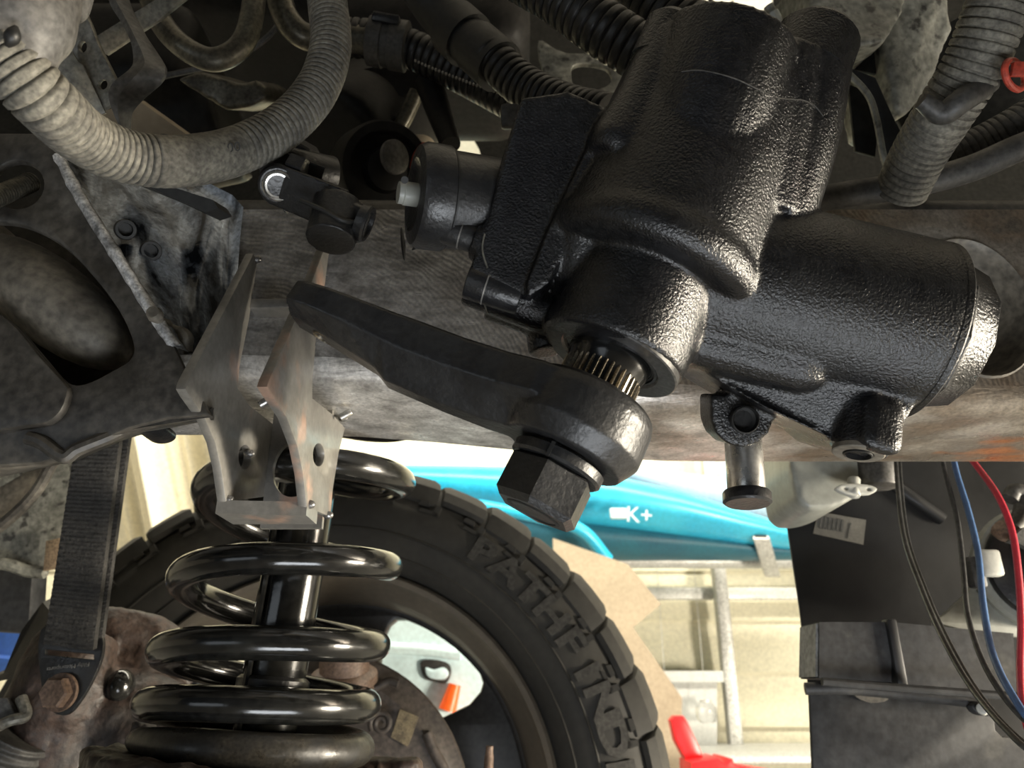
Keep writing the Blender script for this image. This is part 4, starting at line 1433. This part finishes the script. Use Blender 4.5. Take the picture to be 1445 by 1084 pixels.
build('pipe', MB().tube([P(205, -60, .49), P(214, 0, .487), P(236, 44, .483), P(270, 74, .48), P(306, 84, .48), P(340, 64, .485), P(356, 20, .49), P(362, -60, .50)], .0073, 20), M['pipe_tan'], pm)
tag(build('steel_pipe', MB().tube([P(385, -60, .52), P(395, 0, .52), P(408, 32, .52), P(432, 52, .525), P(470, 56, .54)], .0088, 20), M['pipe_tan']), 'short tarnished steel pipe curving behind the right leg of the hose', 'pipe')
tag(build('thin_cable', MB().tube([P(230, 108, .56), P(300, 92, .56), P(350, 72, .56), P(385, 45, .56), P(410, 10, .57)], .0022, 10), M['hose_grey']), 'thin grey cable sagging below the U shaped pipe', 'cable')
tag(build('oil_pan_corner', MB().prism([P(248, 112, .60), P(280, 100, .60), P(340, 118, .60), P(362, 112, .60), P(378, 125, .60), P(374, 140, .60), P(350, 152, .60), P(318, 156, .60)], FWD * .06 + UPV * .02), M['pipe_tan'], None, 50, remesh=.0025, relax=8), 'tan cast pan corner below the U shaped pipe', 'casting')
tag(facing_plate('tan_cover', [[(140, 160), (175, 150), (200, 142), (270, 192), (262, 200), (150, 196)]], .56, .01, M['cardboard'], None, (0, .3)), 'pale tan plate showing just above the dusty hose', 'cover')
tag(build('black_bar', MB().prism([P(165, 246, .40), P(200, 250, .40), P(300, 282, .40), P(308, 294, .40), P(290, 300, .40), P(230, 272, .40)], FWD * .02), M['rubber']), 'flat black bar under the dusty hose above the gusset', 'bar')
for px, py, lb in ((425, 225, 'dark hex fitting tucked under the hose beside the joint'),):
    tag(build('hex_fitting', MB().lathe(P(px, py, .43), V((.4, -.5, .5)), [(-.01, .010), (0, .010), (.001, .0085), (.008, .0085), (.009, .0070)], 6), M['satin_black']), lb, 'fitting')

# ================================================================== dark engine parts behind
eg = thing('engine', P(500, 60, .9), 'dark engine castings filling the shadow above the frame rail', 'engine')
mb = MB()
mb.box(P(380, -40, .95), X1, Y1, Z1, .55, .25, .34, .03)
mb.box(P(620, 60, .86), X1, Y1, Z1, .20, .18, .16, .03)
mb.cyl(P(560, 150, .74), P(470, 215, .66), .055, seg=36)
mb.cyl(P(330, 180, .72), P(240, 200, .72), .05, seg=30)
mb.box(P(180, 120, .72), X1, Y1, Z1, .16, .12, .10, .02)
build('block', mb, M['engine_dark'], eg, remesh=.006, relax=4)
build('pulley', MB().lathe(P(545, 240, .60), (ray(545, 240) * -1 + V((.35, 0, .15))), [(-.03, .038), (0, .038), (.004, .036), (.004, .03), (-.004, .028), (-.004, .018), (.004, .016), (.006, .01)], 48), M['engine_dark'], eg)
build('cover_face', MB().lathe(P(555, 222, .585), (ray(545, 240) * -1 + V((.9, 0, .2))), [(0, .013), (.003, .013), (.004, .011)], 30), M['alu_grey'], eg)
build('mount_arm', MB().prism([P(478, 105, .66), P(540, 92, .66), P(590, 96, .66), P(594, 130, .66), P(560, 136, .66), P(500, 120, .66)], FWD * .03), M['engine_dark'], eg)
build('mount_rod', MB().tube([P(588, 130, .65), P(575, 160, .65), P(560, 190, .65), P(562, 205, .65)], .0065, 14), M['pipe_tan'], eg)
build('brace', MB().tube([P(605, 115, .63), P(620, 160, .62), P(636, 205, .60)], lambda s, t: .012 - .004 * t, 14), M['engine_dark'], eg)
build('rag', MB().ball(P(594, 205, .66), (.012, .01, .008)), M['cardboard'], eg)
build('red_wire', MB().tube([P(583, 238, .6), P(588, 220, .6), P(598, 205, .61)], .003, 10), M['clip_red'], eg)
build('clip', MB().box(P(720, 165, .45), RGT, FWD, UPV, .011, .008, .014, .002), M['hose_grey'], eg)
bh = thing('firewall', P(900, 100, .95), 'dark firewall sheet behind the gearbox top and hoses', 'firewall')
YE = .86
plateY('bulkhead', [[(-700, -700), (2300, -700), (2300, 300), (1250, 300), (700, 300), (676, 210), (655, 172), (632, 176), (625, 210), (560, 300), (-700, 300)], [(972, -26), (1092, -30), (1090, 14), (1062, 18), (1050, 12), (1040, 16), (1034, 2), (1020, 10), (1006, 8), (985, 17), (976, 8)]], YE, .004, M['body_dark'], bh)
plateY('bracket_plate', [smooth_loop([(760, 60), (800, 78), (890, 80), (880, 130), (850, 150), (800, 128), (770, 110)], 4), smooth_loop([(806, 100), (822, 92), (855, 98), (862, 118), (840, 130), (812, 128)], 4)], .56, .006, M['body_grey'], bh, .001)
tag(build('gap_cable', MB().tube([PY(1008, -30, .84), PY(1003, 0, .84), PY(998, 20, .84)], .004, 10), M['rubber']), 'black cable crossing the bright gap above the gearbox', 'cable')

# ================================================================== upper right body
bd = thing('fender_apron', P(1220, 150, .6), 'dirty grey painted fender apron above the rail at upper right', 'body panel')
mb = MB()
mb.prism([P(1138, -60, .55), P(1150, 30, .53), P(1128, 58, .52), P(1140, 72, .515), P(1250, 58, .52), P(1275, 20, .54), P(1290, -60, .56)], FWD * .10)
build('apron_box', mb, M['body_grey'], bd, remesh=.003, relax=10, disp=.0012, dscale=70)
mb = MB()
mb.prism([P(1252, -60, .56), P(1340, -60, .56), P(1345, 40, .56), P(1310, 130, .56), P(1275, 165, .55), P(1262, 155, .545), P(1248, 60, .55)], FWD * .08)
build('apron_side', mb, M['body_grey'], bd, remesh=.003, relax=10, disp=.0012, dscale=70)
facing_plate('dark_web', [[(1165, 78), (1245, 55), (1256, 110), (1180, 95)]], .57, .004, M['body_dark'], bd, (.2, 0))
facing_plate('rear_web', [[(1290, 60), (1470, -40), (1470, 190), (1290, 220), (1262, 160)]], .62, .004, M['body_dark'], bd, (.2, 0))
build('apron_lip', MB().tube([P(1084, 8, .54), P(1096, 28, .54), P(1106, 48, .54), P(1120, 58, .53)], .0035, 10), M['body_grey'], bd)
build('hook', MB().tube([P(1090, 18, .535), P(1094, 26, .535), P(1096, 34, .535)], .0042, 10), M['bottle'], bd)
br = thing('strap_bracket', P(1250, 250, .48), 'flat black bracket strip slanting behind the gearbox corner', 'bracket')
facing_plate('strip', [[(1184, 92), (1234, 112), (1258, 165), (1278, 205), (1268, 262), (1244, 225), (1236, 160), (1218, 128)]], .50, .006, M['satin_black'], br, (.2, 0))
build('strip_edge', MB().tube([P(1184, 92, .492), P(1222, 130, .492), P(1236, 165, .492), P(1248, 225, .492), P(1262, 262, .492)], .0022, 8), M['body_grey'], br)
facing_plate('grey_strip', [[(1196, 120), (1222, 130), (1238, 180), (1234, 222), (1206, 214)]], .53, .004, M['body_dark'], bd, (.1, 0))
build('peg', MB().cyl(P(1186, 118, .46), P(1194, 122, .455), .002, seg=10), M['alu'], br)

# ================================================================== lower right: liner, bottle, duct, wires
YL = .72
ln = thing('fender_liner', PY(1290, 1084, YL), 'large flat black plastic fender liner at the lower right', 'fender liner')
plateY('liner', [[(1088, 560), (1900, 560), (1900, 1160), (1152, 1160), (1144, 1000), (1128, 860), (1110, 740), (1094, 660)]], YL + .012, .004, M['plastic_black'], ln, .001)
build('liner_crease', MB().tube([PY(1255, 680, YL + .008), PY(1290, 705, YL + .006), PY(1330, 733, YL + .008)], .006, 12), M['plastic_black'], ln)
lb_ = thing('paper_label', PY(1185, 760, YL), 'faded grey paper sticker on the black fender liner', 'sticker')
plateY('paper', [[(1154, 722), (1222, 734), (1218, 769), (1147, 753)]], YL + .0085, .001, M['paper'], lb_)
for i in range(6):
    x0 = 1158 + i * 6
    plateY('print_bar', [[(x0, 728 + i), (x0 + 3, 728.6 + i), (x0 + 1, 746 + i), (x0 - 2, 745.4 + i)]], YL + .0077, .0004, M['ink'], lb_)
plateY('print_line', [[(1200, 738), (1201.5, 738.4), (1197, 760), (1195.5, 759.6)]], YL + .0077, .0004, M['ink'], lb_)
wb = thing('washer_bottle', PY(1190, 715, YL - .05), 'yellowed white plastic washer bottle hanging below the rail', 'bottle')
mb = MB()
bpx = [(1112, 560), (1262, 560), (1262, 660), (1240, 682), (1190, 712), (1165, 719), (1142, 719), (1126, 706), (1116, 660)]
mb.prism([PY(a, b, YL - .09) for a, b in bpx], V((0, .085, 0)))
build('tank', mb, M['bottle'], wb, remesh=.003, relax=8)
build('tank_neck', MB().cyl(PY(1235, 640, YL - .09), PY(1240, 688, YL - .09), .016, bev=.003), M['alu_grey'], wb)
plateY('cap_flange', [smooth_loop([(1178, 690), (1190, 684), (1222, 685), (1236, 691), (1228, 698), (1212, 699), (1208, 702), (1198, 700), (1186, 696)], 3), ell(1192, 691, 3, 2, 10), ell(1224, 692, 3, 2, 10)], YL - .105, .006, M['white_plastic'], wb, .001)
build('cap_pin', MB().cyl(PY(1205, 676, YL - .1), PY(1205, 700, YL - .105), .005, bev=.001), M['white_plastic'], wb)
dt = thing('air_duct', PY(1290, 975, YL - .06), 'dusty black plastic duct box lying along the bottom right', 'duct')
y0 = YL - .10
mb = MB()
mb.prism([PY(a, b, y0) for a, b in [(1156, 878), (1258, 878), (1258, 963), (1156, 957)]], V((0, .04, .0)))
build('duct_box', mb, M['plastic_dusty'], dt)
build('duct_body', MB().prism([PY(a, b, y0 + .006) for a, b in [(1258, 878), (1430, 894), (1436, 984), (1258, 964)]], V((0, .035, .0))), M['plastic_dusty'], dt)
pe = [PY(1156, 878, y0), PY(1156, 957, y0)]
build('end_face', MB().prism([pe[0] + V((0, .002, -.001)), pe[1] + V((0, .002, .001)), pe[1] + V((0, .038, .001)), pe[0] + V((0, .038, -.001))], V((-.002, 0, 0))), material('pale end plastic', (.22, .22, .21), (.15, .15, .15), 30, .6), dt)  # end face coloured paler than the rest of the duct
build('corner_rib', MB().box(PY(1262, 922, y0 + .002), X1, Y1, Z1, .008, .012, .05, .002), M['plastic_black'], dt)
lp = thing('lower_panel', PY(1290, 1084, YL - .09), 'flat dark grey plastic panel along the bottom right corner', 'panel')
plateY('panel', [[(1141, 976), (1200, 978), (1365, 992), (1400, 1000), (1402, 1030), (1412, 1040), (1900, 1060), (1900, 1180), (1150, 1180)]], YL - .085, .005, M['plastic_dusty'], lp, .001)
build('top_lip', MB().tube([PY(1136, 972, YL - .09), PY(1200, 972, YL - .095), PY(1300, 982, YL - .095), PY(1370, 990, YL - .095)], .0045, 12), M['plastic_dusty'], lp)
build('seam_strip', MB().tube([PY(1160, 962, YL - .115), PY(1280, 972, YL - .115), PY(1445, 984, YL - .115)], .003, 10), M['plastic_dusty'], lp)
plateY('mud_patch', [smooth_loop([(1204, 970), (1225, 966), (1250, 976), (1252, 988), (1230, 992), (1208, 984)], 3)], YL - .0885, .002, M['frame_tan'], lp)
plateY('fixing_tab', [smooth_loop([(1366, 996), (1378, 990), (1398, 998), (1398, 1010), (1376, 1008)], 3)], YL - .1, .01, M['plastic_dusty'], lp, .002)
build('fixing_pin', MB().cyl(PY(1386, 1000, YL - .115), PY(1387, 1002, YL - .1), .004, bev=.001), M['white_plastic'], lp)
# horn at the right edge
hn = thing('horn', PY(1430, 840, YL - .06), 'round black horn with a pale rim at the right edge', 'horn')
hcn = PY(1476, 800, YL - .06)
build('disc', MB().lathe(hcn, V((-.25, -1, 0)), [(-.02, .044), (0, .046), (.004, .044), (.008, .03), (.01, .01)], 48), M['satin_black'], hn)
build('rim', MB().lathe(hcn + V((0, .006, 0)), V((-.25, -1, 0)), [(-.02, .050), (0, .052), (.003, .049), (.003, .046)], 48), M['bottle'], hn)
build('terminal', MB().box(PY(1396, 795, YL - .075), X1, Y1, Z1, .018, .01, .022, .003), M['white_plastic'], hn)
build('terminal_block', MB().box(PY(1376, 808, YL - .07), X1, Y1, Z1, .012, .012, .026, .003), M['hose_grey'], hn)
build('mount_arm', MB().prism([PY(a, b, YL - .1) for a, b in [(1424, 764), (1445, 744), (1480, 735), (1480, 790), (1440, 768)]], V((0, .006, 0))), M['alu_grey'], hn)
build('mount_hook', MB().tube([PY(1425, 705, YL - .07), PY(1432, 694, YL - .07), PY(1445, 700, YL - .07), PY(1440, 730, YL - .07), PY(1430, 745, YL - .07)], .007, 12), M['alu_grey'], hn)
build('terminal_wire', MB().tube([PY(1410, 745, YL - .08), PY(1420, 752, YL - .085), PY(1428, 748, YL - .085)], .008, 12), M['rust_light'], hn)
plateY('body_tab', [smooth_loop([(1330, 868), (1362, 838), (1372, 826), (1388, 848), (1440, 852), (1440, 900), (1320, 880)], 3)], YL - .03, .006, M['bottle'], bd, .001)
# wires
def wire(name, pts, r, mat, label):
    return tag(build(name, MB().tube([P(*q) for q in pts], r, 12, 10), mat), label, 'wire', 'wires hanging below the frame rail')


wire('electrical_wire', [(1262, 600, .62), (1266, 680, .58), (1276, 760, .54), (1300, 830, .50), (1330, 900, .46), (1370, 970, .42), (1420, 1030, .38), (1470, 1070, .36), (1600, 1130, .34), (1760, 1160, .33)], .0016, M['wire_black'], 'leftmost black wire of the group hanging below the rail')
wire('electrical_wire', [(1268, 600, .625), (1272, 680, .585), (1282, 760, .545), (1306, 830, .505), (1337, 900, .466), (1378, 972, .427), (1428, 1032, .388), (1478, 1066, .37), (1604, 1122, .35), (1764, 1150, .34)], .0011, M['wire_black'], 'thin black wire lying right against the leftmost black wire')
wire('electrical_wire', [(1322, 600, .62), (1332, 660, .60), (1350, 730, .57), (1359, 800, .54), (1366, 870, .51), (1390, 940, .48), (1430, 1000, .45), (1480, 1040, .43), (1600, 1110, .41), (1740, 1140, .40)], .0018, M['wire_black'], 'dark grey wire between the black and blue wires')
wire('electrical_wire', [(1338, 600, .62), (1348, 660, .60), (1366, 720, .57), (1380, 780, .54), (1387, 850, .51), (1400, 920, .48), (1428, 980, .45), (1470, 1030, .43), (1590, 1096, .41), (1740, 1120, .40)], .0022, M['wire_blue'], 'single blue wire hanging below the rail at right')
wire('electrical_wire', [(1340, 610, .60), (1376, 655, .58), (1408, 700, .55), (1428, 750, .53), (1437, 810, .51), (1441, 880, .49), (1440, 950, .47), (1446, 1010, .45), (1470, 1050, .44), (1580, 1110, .42), (1740, 1130, .41)], .0023, M['wire_red'], 'bright red wire curving down at the right edge')

bpy.data.scenes.remove(TMP)
